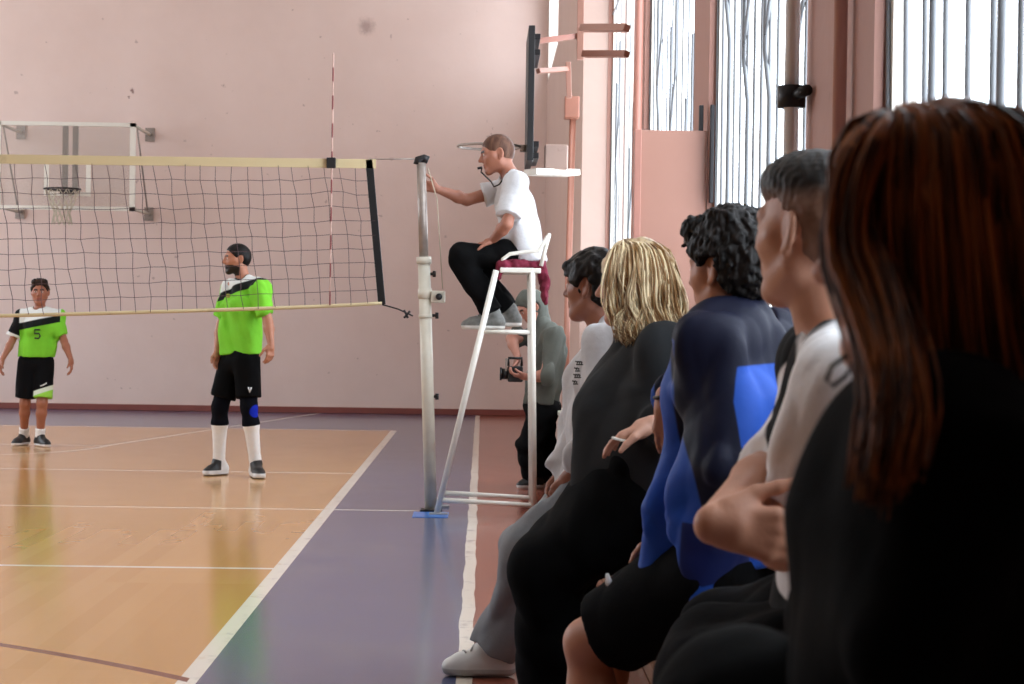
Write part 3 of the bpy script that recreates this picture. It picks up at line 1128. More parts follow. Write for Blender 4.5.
def hand(f, wr, d, pn, side, curl=0.5, spread=0.12, s=1.0, thumb=0.5, tc=0.4, curls=None, lens=None):
    """wr wrist, d finger direction, pn direction the palm faces, side +1: thumb on d x pn"""
    d = nrm(d)
    pn = np.array(pn, float)
    pn = nrm(pn - d * (pn @ d))
    t = np.cross(d, pn) * side                       # thumb side
    wr = np.array(wr, float)
    H = Field()
    H.rc(wr, wr + d * .03 * s, .024 * s, .026 * s, .01, t, 1.15)
    for j, o in enumerate((.027, .009, -.009, -.026)):
        H.rc(wr + d * .02 * s + t * o * .55 * s, wr + d * (.088 - abs(o - .005) * .25) * s + t * o * s, .0140 * s, .0122 * s, .010 * s)
    H.el(wr + d * .035 * s + t * .022 * s + pn * .012 * s, np.array((.032, .018, .016)) * s, (d, t, pn), .014 * s)
    cs = curls or [curl * q for q in (0.92, 1.0, 1.06, 1.15)]
    for j, (o, L) in enumerate(zip((.027, .009, -.009, -.026), lens or (.074, .082, .076, .060))):
        q = wr + d * (.086 - abs(o - .005) * .25) * s + t * o * s
        a = 0.0
        dd = nrm(d + t * o * spread * 22 / 3)
        fac = (.46, .30, .24)
        r = [.0098, .0088, .0080, .0068]
        if j == 3:
            r = [x * .88 for x in r]
        for g in range(3):
            a += cs[j] * (0.75, 1.1, 0.8)[g]
            w = dd * math.cos(a) + pn * math.sin(a)
            q2 = q + w * L * fac[g] * s
            H.rc(q, q2, r[g] * s, r[g + 1] * s, .004 * s if g else .007 * s)
            q = q2
    b = wr + d * .022 * s + t * .026 * s + pn * .006 * s
    w1 = nrm(d * .75 + t * (.35 + thumb) + pn * .25)
    m = b + w1 * .042 * s
    w2 = nrm(d * (.9 + .2 * tc) + t * (.35 + thumb * .4) * (1 - tc) + pn * tc * .9)
    e = m + w2 * .030 * s
    w3 = nrm(w2 + pn * tc * .5)
    H.rc(b, m, .0145 * s, .0112 * s, .012 * s).rc(m, e, .0112 * s, .0098 * s, .005 * s).rc(e, e + w3 * .024 * s, .0098 * s, .0076 * s, .004 * s)
    f.sub(H, .006 * s)
    return H


def bx(*pts, pad=0.03):
    a = np.array(pts)
    return a.min(0) - pad, a.max(0) + pad


SK = {}


def skin(name, col, dark=rgb(28, 20, 16), lip=rgb(150, 84, 74)):
    return mat(name, col, 0.48, var=0.10, scale=28, bump=0.12, bscale=160, spec=0.4,
               masks=(('lip', lip, .003), ('dark', dark, .004), ('white', rgb(205, 196, 188), .001), ('eye', rgb(24, 16, 12), .001)))


def body_core(f, J, g=1.0, k=0.045, fem=False):
    """trunk, neck, legs and arms as one blended solid; J = joint dictionary"""
    hl, hr, sl, sr = J['hipL'], J['hipR'], J['shL'], J['shR']
    lat_h, lat_s = nrm(hl - hr), nrm(sl - sr)
    lat = nrm(lat_h + lat_s)
    pel = (hl + hr) / 2
    sh = (sl + sr) / 2
    gl, g = g, g * .86               # the trunk stays hidden inside the clothes
    ws = lerp(pel, J['chest'], 0.45)
    f.rc(pel, ws, .098 * g, .086 * g, k, lat_h, 1.45)
    f.rc(ws, J['chest'], .088 * g, .100 * g, k, lat, 1.5)
    f.rc(J['chest'], lerp(J['chest'], J['neck'], .6), .098 * g, .064 * g, k, lat_s, 1.55)
    f.rc(sl, sr, .056 * g, .056 * g, k)
    g = gl
    f.rc(lerp(J['neck'], sh, .3), J['skull'], .058 * g, .054 * g, .03)
    for q in 'LR':
        f.rc(lerp(J['neck'], J['sh' + q], .25), J['sh' + q], .045 * g, .050 * g, k)
        g = gl * J.get('thin_legs', 1)
        f.rc(J['hip' + q], J['kn' + q], .086 * g, .056 * g, k)
        kn, an = J['kn' + q], J['an' + q]
        f.rc(kn, lerp(kn, an, .3), .053 * g, .055 * g, .03)
        f.rc(lerp(kn, an, .3), an, .055 * g, .036 * g, .03)
        if 'toe' + q in J:
            f.rc(an + (0, 0, -.02), lerp(an, J['toe' + q], .5), .030 * g, .022 * g, .02)
        arm(f, J, q, gl * J.get('thin_arms', 1), k)


def arm(f, J, q, g=1.0, k=.03):
    s, e, w = J['sh' + q], J['el' + q], J['wr' + q]
    f.rc(s, lerp(s, e, .4), .050 * g, .047 * g, k)
    f.rc(lerp(s, e, .4), e, .047 * g, .038 * g, .02)
    f.rc(e, lerp(e, w, .3), .038 * g, .041 * g, .02)
    f.rc(lerp(e, w, .3), w, .041 * g, .026 * g, .02)


def shoe(name, an, toe, m, parent, s=1.0, h=0.008, up=(0, 0, 1), top=.06, attrs=True, width=1.25, laces=None):
    """low sports shoe: heel under the ankle, toe cap, padded collar and a separate-coloured sole (mask)"""
    an, toe = np.array(an, float), np.array(toe, float)
    up = nrm(up)
    fd = toe - an
    fd = nrm(fd - up * (fd @ up))
    lat = np.cross(up, fd)
    base = float(toe @ up) - .028 * s
    gp = lambda q, z: q - up * (q @ up) + up * (base + z)
    heel = gp(an, .04 * s) - fd * .035 * s
    f = Field()
    f.rc(heel, gp(toe, .038 * s) - fd * .05 * s, .038 * s, .040 * s, .02, lat, 1.0)
    f.rc(gp(toe, .032 * s) - fd * .06 * s, gp(toe, .028 * s) - fd * .012 * s, .038 * s, .030 * s, .02, lat, width)
    f.rc(heel + up * .01, an + up * .01 - fd * .005, .040 * s, .043 * s, .03)
    f.rc(an - up * 0.0 + fd * .02, gp(toe, .05 * s) - fd * .09 * s, .036 * s, .03 * s, .03)
    # outsole, a flat wider slab
    f.rc(gp(heel, .016 * s) - fd * .005, gp(toe, .016 * s) - fd * .03 * s, .040 * s, .044 * s, .006, up, .42)
    f.cut(-up, gp(an, .002))
    f.cut(up + fd * -.12, an + up * top * s, .008)
    a = {'sole': lambda V: .026 * s - ((V @ up) - base)} if attrs else {}
    a['tongue'] = lambda V: np.minimum(((V - an) @ fd) - .02, ((V @ up) - base) - .045) if attrs else np.full(len(V), -1.)
    a['tread'] = lambda V: .010 * s - ((V @ up) - base)
    o = solid(name, f, h, m, parent, attrs=a)
    for i in range(3 if laces else 0):
        q = gp(an, 0) + fd * (.035 + .028 * i) * s
        zs = np.arange(.14, .02, -.002) * s
        pts = []
        for sd in (-.022, -.011, 0, .011, .022):
            c = q + lat * sd * s + fd * .006 * (1 if i % 2 else -1) * sd / .022
            line = [c + up * z for z in zs]
            d = np.array([f.sample(np.array([w[0]]), np.array([w[1]]), np.array([w[2]]))[0, 0, 0] for w in line])
            k = np.argmax(d < 0) if (d < 0).any() else len(zs) - 1
            pts.append(line[k] + up * .002)
        MB().tube(pts, .0035 * s, 5).build('lace', laces, o, True)
    return o


def strands(name, guides, n, jitter, r, m, parent, seed=0, seg=4, wav=0.004, taper=True):
    """many thin tubes following guide polylines: one mesh of hair"""
    rr = np.random.RandomState(seed)
    mb_v, mb_f, tint = [], [], []
    for i in range(n):
        gd = guides[i % len(guides)]
        P_ = np.array(gd['pts'], float)
        m_ = 14
        t = np.linspace(0, len(P_) - 1, m_)
        i0 = np.minimum(t.astype(int), len(P_) - 2)
        fr = (t - i0)[:, None]
        # catmull-rom
        Pm = np.concatenate([[2 * P_[0] - P_[1]], P_, [2 * P_[-1] - P_[-2]]])
        p0, p1, p2, p3 = Pm[i0], Pm[i0 + 1], Pm[i0 + 2], Pm[i0 + 3]
        c = 0.5 * ((2 * p1) + (-p0 + p2) * fr + (2 * p0 - 5 * p1 + 4 * p2 - p3) * fr ** 2 + (-p0 + 3 * p1 - 3 * p2 + p3) * fr ** 3)
        off = rr.normal(size=3) * jitter * gd.get('j', 1)
        grow = np.linspace(0.35, 1.0, m_)[:, None]
        ph = rr.uniform(0, 6.28, 3)
        wv = np.stack([np.sin(np.linspace(0, rr.uniform(4, 9), m_) + ph[q]) for q in range(3)], 1) * wav * np.linspace(0.1, 1, m_)[:, None]
        c = c + off * grow + wv
        rad = r * rr.uniform(0.6, 1.3) * (np.linspace(1, 0.25, m_) if taper else np.ones(m_))
        b = MB().tube(list(c), list(rad), seg)
        k = len(mb_v)
        mb_v += b.v
        mb_f += [tuple(x + k for x in q) for q in b.f]
        tint += [rr.uniform(-1, 1)] * len(b.v)
    o = MB()
    o.v, o.f = mb_v, mb_f
    ob = o.build(name, m, parent, True)
    at = ob.data.attributes.new('tint', 'FLOAT', 'POINT')
    at.data.foreach_set('value', np.array(tint[:len(ob.data.vertices)], np.float32))
    return ob


def hair_mat(name, a, b, rough=0.5, scale=40, stretch=(1, 1, .15), spec=.2, tv=.3):
    m, nt, bs = newmat(name)
    co = objco(nt, stretch)
    at = N(nt, 'ShaderNodeAttribute', attribute_name='tint')
    f = math_node(nt, 'ADD', noise(nt, co, scale, 3), math_node(nt, 'MULTIPLY', at.outputs['Fac'], tv))
    c = mixc(nt, ramp(nt, f, 0.25, 0.85), a, b)
    nt.links.new(c, bs.inputs['Base Color'])
    bs.inputs['Roughness'].default_value = rough
    bs.inputs['Specular IOR Level'].default_value = spec
    bn = N(nt, 'ShaderNodeBump')
    bn.inputs['Strength'].default_value = 0.5
    bn.inputs['Distance'].default_value = 0.004
    nt.links.new(noise(nt, co, scale * 3, 3), bn.inputs['Height'])
    nt.links.new(bn.outputs[0], bs.inputs['Normal'])
    return m


def cap_hair(f, H, t=.010, front=.030, nape=-.075, k=.015, ear=True):
    """short hair: the skull thickened by t, cut at the hair line"""
    z = H.s
    g = Field()
    g.el(H.p(-.014, 0, .032), np.array((.097 + t, .077 + t, .088 + t)) * z, H.A, .02)
    g.el(H.p(-.042, 0, .005), np.array((.068 + t, .068 + t, .072 + t)) * z, H.A, .03)
    # face side: keep what lies behind a sloping plane from the forehead to behind the ear
    g.cut(H.F * 1.0 - H.U * 0.75, H.p(.079, 0, front + .03), .006)
    g.cut(-H.U + H.F * .9, H.p(-.06, 0, nape), .008)
    if ear:
        for sd in (1, -1):
            g.el(H.p(-.012, .094 * sd, -.012), np.array((.030, .036, .042)) * z, H.A, .008, 's')
    f.sub(g, k)
    return g


def PZ(x, y, Y, z):
    p = P(x, y, Y)
    p[2] = z
    return p


def poly(u, v, pts):
    """signed distance to a polygon, positive inside"""
    pts = np.array(pts, float)
    d = np.full(len(u), 1e9)
    ins = np.zeros(len(u), bool)
    n = len(pts)
    for i in range(n):
        a, b = pts[i], pts[(i + 1) % n]
        e = b - a
        wx, wy = u - a[0], v - a[1]
        t = np.clip((wx * e[0] + wy * e[1]) / (e @ e), 0, 1)
        d = np.minimum(d, np.hypot(wx - t * e[0], wy - t * e[1]))
        c = ((a[1] > v) != (b[1] > v)) & (u < (b[0] - a[0]) * (v - a[1]) / (b[1] - a[1] + 1e-12) + a[0])
        ins ^= c
    return np.where(ins, d, -d)


def torso(f, J, t, k=.05, low=.10, flare=.0, belly=0.0):
    hl, hr, sl, sr = J['hipL'], J['hipR'], J['shL'], J['shR']
    lh, ls = nrm(hl - hr), nrm(sl - sr)
    lat = nrm(lh + ls)
    pel = (hl + hr) / 2
    ws = lerp(pel, J['chest'], .45)
    dn = nrm(pel - ws)
    f.rc(pel + dn * low, ws, .098 + t + flare, .089 + t + belly, k, lh, 1.42)
    f.rc(ws, J['chest'], .089 + t + belly, .102 + t, k, lat, 1.46)
    f.rc(J['chest'], lerp(J['chest'], J['neck'], .62), .099 + t, .066 + t * .6, k, ls, 1.52)
    f.rc(sl, sr, .054 + t * .6, .054 + t * .6, k)
    for q in 'LR':
        f.rc(lerp(J['neck'], J['sh' + q], .3), J['sh' + q], .045 + t * .6, .052 + t * .7, k)


def sleeve(f, J, q, t, frac, r1=None, k=.035):
    """frac <= 1 ends on the upper arm, up to 2 = wrist"""
    s, e, w = J['sh' + q], J['el' + q], J['wr' + q]
    g = Field()
    if frac <= 1:
        end = lerp(s, e, frac)
        over = lerp(s, e, frac + .2)
        g.rc(s, over, .052 + t, r1 or (.050 + t * 1.3), .02)
        g.cut(e - s, end, .004)
    else:
        end = lerp(e, w, frac - 1)
        g.rc(s, e, .052 + t, .043 + t, .02)
        g.rc(e, lerp(e, w, frac - 1 + .12), .043 + t, r1 or (.032 + t), .02)
        gc = Field()
        g.cut(w - e, end, .004)
    f.sub(g, k)


def neckhole(f, J, r=.066):
    a = J['neck']
    d = nrm(J['skull'] - a)
    g = Field().rc(a + d * .012, a + d * .2, r, r + .05, .01)
    f.sub(g, .01, 's')


def legs(f, J, rs, t=0, k=.035, end=2.0, qs='LR', seat=.118, flare_end=None):
    """trousers or shorts: rs = (hip, knee, ankle) radii; end 0..1 on thigh, 1..2 on shin"""
    hl, hr = J['hipL'], J['hipR']
    lh = nrm(hl - hr)
    f.rc((hl + hr) / 2 + (0, 0, .03), (hl + hr) / 2 - (0, 0, .01), seat - .018, seat - .006, k, lh, 1.36)
    for q in qs:
        h, kn, an = J['hip' + q], J['kn' + q], J['an' + q]
        g = Field()
        if end <= 1:
            e = lerp(h, kn, end)
            g.rc(h, lerp(h, kn, end + .15), rs[0], rs[1], .02)
            g.cut(kn - h, e, .004)
        else:
            g.rc(h, kn, rs[0], rs[1], .02)
            g.rc(kn, lerp(kn, an, end - 1 + .06), rs[1], rs[2], .03)
            g.cut(an - kn, lerp(kn, an, end - 1), .004)
        f.sub(g, k * .6)


def legpart(f, J, q, t0, t1, t=.006):
    """tights / sock between t0..t1 (1 = knee, 2 = ankle)"""
    h, kn, an = J['hip' + q], J['kn' + q], J['an' + q]
    g = Field()
    g.rc(h, kn, .086 + t, .056 + t, .03)
    g.rc(kn, lerp(kn, an, .3), .053 + t, .055 + t, .03)
    g.rc(lerp(kn, an, .3), an - (0, 0, .02), .055 + t, .036 + t, .03)
    at = lambda s: lerp(h, kn, s) if s <= 1 else lerp(kn, an, s - 1)
    ax = lambda s: (kn - h) if s < 1 else (an - kn)
    g.cut(-ax(t0), at(t0), .003)
    g.cut(ax(t1), at(t1), .003)
    f.sub(g, .01)


def person(J, H, m, base, label, group=None, h=.010, hands=(), fine_h=.0035, head_h=.0055, g=1.0, beard=False, ears=True, nose=1.0):
    f = Field()
    body_core(f, J, g)
    H.build(f, ears=ears, nose=nose)
    fine = []
    if head_h:
        c = H.c
        r = .155 * H.s
        fine.append((c - r, c + r, head_h))
    for hd in hands:
        hf = hand(f, **hd)
        lo, hi = hf.bounds()
        if fine_h:
            fine.append((lo - .01, hi + .01, fine_h))
    o = solid('person', f, h, m, None, base, fine, H.attrs(beard))
    tag(o, label, 'person', group)
    return o


def gcloth(name, f, h, m, p, fold=None, attrs=None, keep=None):
    if fold:
        cuts = [o for o in f.ops if o[0] == 'i']
        f.ruffle(waves(*fold))
        f.ops += cuts                   # hems stay straight
    return solid(name, f, h, m, p, attrs=attrs, keep=keep)


def cloth(name, col, masks=(), rough=.85, bump=.35, sheen=.0, var=.07, spec=.2):
    return mat(name, col, rough, var=var, scale=30, bump=bump, bscale=55, masks=masks, spec=spec if max(col[:3]) > .02 else .06, sheen=sheen)


def stroke(name, pts, r, m, parent, n=6):
    return MB().tube(pts, r, n).build(name, m, parent, True)


LIME = rgb(122, 204, 54)
C_WHITE = cloth('white_cotton', rgb(205, 205, 208))
C_SOCK = cloth('white_sock', rgb(232, 230, 228))
C_BLACK = cloth('black_sports_cloth', rgb(13, 13, 14))
C_TIGHT = cloth('black_tights', rgb(14, 15, 22), masks=(('pad', rgb(26, 44, 170), .004),))
M['logo'] = mat('white_print', rgb(225, 225, 225), .6)
M['ink'] = mat('dark_print', rgb(22, 24, 20), .6)
M['shoe_bw'] = mat('black_shoe', rgb(20, 20, 22), .5, masks=(('sole', rgb(224, 224, 224), .003),))
M['shoe_wb'] = mat('white_black_shoe', rgb(222, 222, 222), .5, masks=(('tongue', rgb(20, 20, 22), .004), ('tread', rgb(24, 24, 26), .003)))
M['shoe_grey'] = mat('grey_trainer', rgb(104, 104, 100), .5, masks=(('sole', rgb(214, 212, 206), .003),), var=.75, scale=34)
M['shoe_white'] = mat('white_trainer', rgb(222, 222, 220), .5, masks=(('sole', rgb(176, 174, 170), .003),))
M['shoe_lace'] = mat('grey_lace', rgb(170, 170, 170), .8)
HAIR_K = hair_mat('black_hair', rgb(9, 7, 7), rgb(30, 23, 20))
HAIR_B = hair_mat('dark_brown_hair', rgb(22, 14, 11), rgb(52, 34, 25))
HAIR_G = hair_mat('cropped_greying_hair', rgb(74, 48, 38), rgb(112, 80, 64))


# ---- the bearded player ------------------------------------------------------------------
def bearded_player():
    Y = 15.05
    F, L = nrm((-.72, -.69, 0)), None
    L = np.cross((0, 0, 1), F)
    hc, sc = P(240, 360, Y), P(246, 289, Y)
    J = dict(hipL=hc + L * .09, hipR=hc - L * .09, shL=sc + L * .185, shR=sc - L * .185,
             chest=P(244, 306, Y) + F * .02, neck=P(244, 282, Y), skull=P(240, 268, Y),
             elL=P(268, 322, Y - .22), wrL=P(271, 345, Y - .30),
             elR=P(221, 325, Y + .16), wrR=P(217, 352, Y + .06),
             knL=P(249, 407, Y - .10), anL=PZ(256, 462, Y - .06, .10), toeL=PZ(260, 474, Y - .27, .030),
             knR=P(220, 407, Y + .02), anR=PZ(219, 462, Y + .06, .10), toeR=PZ(206, 473, Y - .05, .030))
    H = Head(P(236.5, 259, Y), (-.93, -.36, -.05), (0, 0, 1), 1.0)
    p = person(J, H, skin('tan_skin', rgb(176, 118, 92)), (hc[0], Y, 0),
               'bearded player in lime jersey, black shorts and long white socks, looking left', 'lime jersey players',
               hands=[dict(wr=J['wrL'], d=nrm((-.05, -.2, -1)), pn=L * -1, side=-1, curl=.45),
                      dict(wr=J['wrR'], d=nrm((-.05, -.1, -1)), pn=L, side=1, curl=.45)], beard=True, fine_h=.005, head_h=.006)
    f = Field()
    cap_hair(f, H, .006, .052)
    gcloth('hair', f, .006, HAIR_K, p)
    f = Field()
    torso(f, J, .022, low=.09, flare=.032, belly=.01)
    f.cut((0.05, 0, -1), P(240, 352, Y) + (0, 0, -.02), .004)
    for q in 'LR':
        sleeve(f, J, q, .022, .78, .076)
    neckhole(f, J)
    la = lambda V: (V - sc) @ L
    ln = lambda V: (V[:, 2] - sc[2]) - .30 * la(V)
    jm = cloth('lime_jersey', LIME, masks=(('yoke', rgb(222, 226, 224), .004), ('sash', rgb(20, 26, 24), .004), ('trim', rgb(20, 26, 24), .004)))
    lim = lambda V: np.minimum(.215 - la(V), .24 + la(V))
    at = {'yoke': lambda V: np.minimum(ln(V), lim(V)), 'sash': lambda V: np.minimum(.034 - np.abs(ln(V)), lim(V)),
          'trim': lambda V: .078 - np.linalg.norm(V - (J['neck'] + (0, 0, .02)), axis=1)}
    j = gcloth('jersey', f, .008, jm, p, (3, .017, 26, (-.3, 0, 1)), at)
    e0 = P(244, 296, Y) + F * .155
    MB().box(e0[0] - .014, e0[0] + .014, e0[1] - .004, e0[1] + .004, e0[2] - .018, e0[2] + .014).build('crest', mat('gold_crest', rgb(150, 150, 70), .6), j, bevel=.004)
    f = Field()
    legs(f, J, (.108, .100, 0), end=.80, seat=.128)
    sh = gcloth('shorts', f, .008, C_BLACK, p, (5, .006, 30, (0, 0, 1)))
    lg = lerp(J['hipL'], J['knL'], .62) + nrm((.25, -1, 0)) * .112
    stroke('logo', [lg + (-.012, 0, .02), lg + (0, -.004, -.02), lg + (.012, 0, .02)], .007, M['logo'], sh)
    for q in 'LR':
        f = Field()
        legpart(f, J, q, .55, 1.32, .010)
        kn = J['kn' + q]
        at = {'pad': (lambda V, kn=kn: .052 - np.linalg.norm(V - kn - (.05, -.03, -.03), axis=1)) if q == 'L' else (lambda V: np.full(len(V), -1.))}
        gcloth('tights', f, .007, C_TIGHT, p, None, at)
        f = Field()
        legpart(f, J, q, 1.28, 2.0, .007)
        f.rc(lerp(J['kn' + q], J['an' + q], .9), J['an' + q] - (0, 0, .03), .043, .043, .02)
        gcloth('sock', f, .007, C_SOCK, p)
        shoe('shoe', J['an' + q], J['toe' + q], M['shoe_wb'], p, 1.16, .006)
    return p


# ---- the young player, number 5 ----------------------------------------------------------
def young_player():
    Y = 18.2
    F = nrm((.12, -1, 0))
    L = np.cross((0, 0, 1), F)
    hc, sc = P(36, 362, Y), P(40, 317, Y)
    J = dict(hipL=hc + L * .08, hipR=hc - L * .08, shL=sc + L * .16, shR=sc - L * .16,
             chest=P(39, 326, Y) + F * .02, neck=P(40, 311, Y), skull=P(40, 299, Y),
             elL=P(64, 341, Y - .03), wrL=P(71, 360, Y - .10),
             elR=P(12, 341, Y - .02), wrR=P(2, 360, Y - .12),
             knL=P(42, 403, Y - .05), anL=PZ(40, 436, Y, .095), toeL=PZ(46, 446, Y - .16, .028),
             knR=P(25, 403, Y), anR=PZ(24, 432, Y + .15, .095), toeR=PZ(21, 442, Y - .03, .028))
    J['toeL'] = J['anL'] + (.11, -.15, -.067)
    J['toeR'] = J['anR'] + (-.05, -.17, -.067)
    H = Head(P(40, 292, Y), (.10, -1, -.05), (0, 0, 1), .98)
    p = person(J, H, skin('brown_skin', rgb(158, 100, 76)), (hc[0], Y, 0),
               'young player in lime jersey number 5 with a black arm sleeve, facing the camera', 'lime jersey players',
               hands=[dict(wr=J['wrL'], d=nrm((.15, -.3, -1)), pn=-L, side=-1, curl=.4),
                      dict(wr=J['wrR'], d=nrm((-.1, -.3, -1)), pn=L, side=1, curl=.4)], g=.88, fine_h=.005, head_h=.006)
    f = Field()
    cap_hair(f, H, .012, .050)
    for l in (-.045, 0, .045):
        f.el(H.p(.045, l, .102), (.042, .034, .030), H.A, .02)
    gcloth('hair', f, .007, HAIR_B, p, (9, .006, 110))
    f = Field()
    torso(f, J, .014, low=.07, flare=.022, belly=.005)
    f.cut((0, 0, -1), P(36, 357, Y), .004)
    for q in 'LR':
        sleeve(f, J, q, .018, .82, .070)
    neckhole(f, J, .058)
    la = lambda V: (V - sc) @ L
    ln = lambda V: (V[:, 2] - sc[2]) + .055 - .22 * la(V)
    lim = lambda V: np.minimum(.20 - la(V), .19 + la(V))
    rs, re = J['shR'], J['elR']
    rd = nrm(re - rs)

    def arms(V):
        t = (V - rs) @ rd
        return np.minimum(-.185 - la(V), .20 - t)

    def cuff(V):
        t = (V - rs) @ rd
        return np.minimum(-.185 - la(V), .02 - np.abs(t - .20))
    jm = cloth('lime_jersey_dark_sleeve', LIME, masks=(('yoke', rgb(222, 226, 224), .004), ('sash', rgb(20, 26, 24), .004), ('arms', rgb(18, 18, 22), .004), ('cuff', rgb(225, 225, 225), .004), ('trim', rgb(20, 26, 24), .004)))
    at = {'yoke': lambda V: np.minimum(ln(V), lim(V)), 'sash': lambda V: np.minimum(.034 - np.abs(ln(V)), lim(V)), 'arms': arms, 'cuff': cuff,
          'trim': lambda V: .068 - np.linalg.norm(V - (J['neck'] + (0, 0, .015)), axis=1)}
    j = gcloth('jersey', f, .008, jm, p, (13, .016, 26, (.3, 0, 1)), at)
    n0 = P(41.5, 334, Y)
    n0[1] = Y - .168
    s = .042
    MB().tube([n0 + (s * .6, 0, s), n0 + (-s * .6, 0, s), n0 + (-s * .6, 0, .1 * s), n0 + (s * .3, 0, .15 * s), n0 + (s * .65, 0, -.4 * s), n0 + (s * .3, 0, -s), n0 + (-s * .6, 0, -.9 * s)], .0085, 6).build('number', M['ink'], j, True)
    f = Field()
    legs(f, J, (.094, .100, 0), end=.88, seat=.112)
    kl = J['knL']
    sm = cloth('black_lime_shorts', rgb(17, 17, 19), masks=(('hemw', rgb(214, 226, 208), .004), ('heml', rgb(150, 214, 80), .004)))
    hz = lambda V: kl[2] + .14 + .35 * (V[:, 0] - kl[0]) - V[:, 2]
    on = lambda V: V[:, 0] - kl[0] + .07
    sh = gcloth('shorts', f, .008, sm, p, (15, .005, 30, (0, 0, 1)), {'hemw': lambda V: np.minimum(hz(V), on(V)), 'heml': lambda V: np.minimum(hz(V) - .045, on(V))})
    l0 = lerp(J['hipL'], J['knL'], .55) + (.03, -.115, 0)
    stroke('logo', [l0 + (-.03, 0, -.01), l0 + (0, 0, 0), l0 + (.03, .006, .02)], .006, M['logo'], sh)
    for q in 'LR':
        f = Field()
        legpart(f, J, q, 1.76, 2.0, .006)
        f.rc(lerp(J['kn' + q], J['an' + q], .92), J['an' + q] - (0, 0, .03), .040, .040, .02)
        gcloth('sock', f, .007, C_SOCK, p)
        shoe('shoe', J['an' + q], J['toe' + q], M['shoe_bw'], p, 1.0, .007)
    return p


# ---- the referee on the stand -------------------------------------------------------------
def referee():
    Y = 12.45
    hc, sc = P(525, 253, Y), P(515, 185, Y)
    L = nrm((.06, -1, 0))
    J = dict(thin_legs=.76, hipL=hc + L * .09, hipR=hc - L * .09, shL=sc + L * .185, shR=sc - L * .175,
             chest=P(516, 205, Y), neck=P(510, 175, Y), skull=P(501, 159, Y),
             elL=P(507, 224, Y - .27), wrL=P(492, 241, Y - .13),
             elR=P(467, 200, Y + .17), wrR=P(437, 189, Y + .075),
             knL=P(461, 257, Y - .14), anL=P(492, 313, Y - .12), toeL=P(464, 325, Y - .13),
             knR=P(466, 257, Y + .15), anR=P(509, 310, Y + .13), toeR=P(482, 322, Y + .13))
    H = Head(P(496.5, 154, Y), (-.96, -.08, -.20), (-.2, 0, 1), 1.06)
    p = person(J, H, skin('sunburnt_skin', rgb(158, 104, 84)), (hc[0], Y, 1.6),
               'referee in white shirt and black trousers sitting on the umpire stand, hand on the post', None,
               hands=[dict(wr=J['wrL'], d=nrm((-.95, .1, -.28)), pn=(-.2, 0, -1), side=1, curl=.25),
                      dict(wr=J['wrR'], d=nrm((-1, -.05, .25)), pn=(0.1, -1, 0), side=1, curl=.75)], fine_h=.0045, head_h=.0055)
    f = Field()
    cap_hair(f, H, .0035, .035)
    gcloth('hair', f, .0055, HAIR_G, p)
    f = Field()
    torso(f, J, .020, low=.06, flare=.020, belly=.014)
    f.cut((0, 0, -1), P(525, 262, Y), .004)
    sleeve(f, J, 'L', .026, .80, .080)
    sleeve(f, J, 'R', .024, .62, .078)
    neckhole(f, J)
    c = gcloth('tee_shirt', f, .008, C_WHITE, p, (23, .013, 24, (-.5, 0, 1)))
    f = Field()
    legs(f, J, (.094, .080, .072), end=1.97, seat=.110)
    gcloth('trousers', f, .009, C_BLACK, p, (25, .012, 24))
    for q in 'LR':
        shoe('shoe', J['an' + q], J['toe' + q], M['shoe_grey'], p, 1.12, .006, laces=C_WHITE)
    n = J['neck']
    s = H.s
    mo = H.p(.105, -.01, -.066)
    ly = stroke('whistle_lanyard', [n + (.04, -.075, .03), n + (-.02, -.085, .005), n + (-.07, -.085, -.07), n + (-.105, -.075, -.085), n + (-.125, -.05, -.05), mo + (-.005, 0, -.03), mo], .0055, M['dark_steel'], c)
    MB().tube([mo, mo + H.F * .03], .009, 8).build('whistle', M['black_plastic'], ly, True)
    # maroon cloth under him
    g = Field()
    s0, s1 = P(502, 262, Y), P(541, 262, Y)
    g.rc((s0[0], Y - .20, seatz + .012), (s1[0], Y - .20, seatz + .016), .030, .030, .02, (0, 1, 0), 1.3)
    g.rc((s0[0] + .02, Y + .15, seatz + .012), (s1[0] - .02, Y + .15, seatz + .012), .026, .026, .02, (0, 1, 0), 1.5)
    g.rc((s0[0] + .03, Y, seatz + .004), (s1[0], Y, seatz + .004), .020, .020, .02, (0, 1, 0), 7)
    g.rc(P(541, 262, Y - .1), P(545, 285, Y - .1), .03, .034, .02, (0, 1, 0), 1.8)
    g.rc(P(545, 285, Y - .1), P(546, 303, Y - .1), .030, .016, .02, (0, 1, 0), 1.6)
    g.rc(P(503, 266, Y - .22), P(499, 276, Y - .2), .04, .03, .02, (0, 1, 0), 1.2)
    g.ruffle(waves(31, .010, 55))
    m = solid('seat_cloth', g, .008, M['maroon'], None, P(525, 262, Y))
    tag(m, 'crumpled maroon cloth draped over the umpire stand seat', 'cloth')
    return p


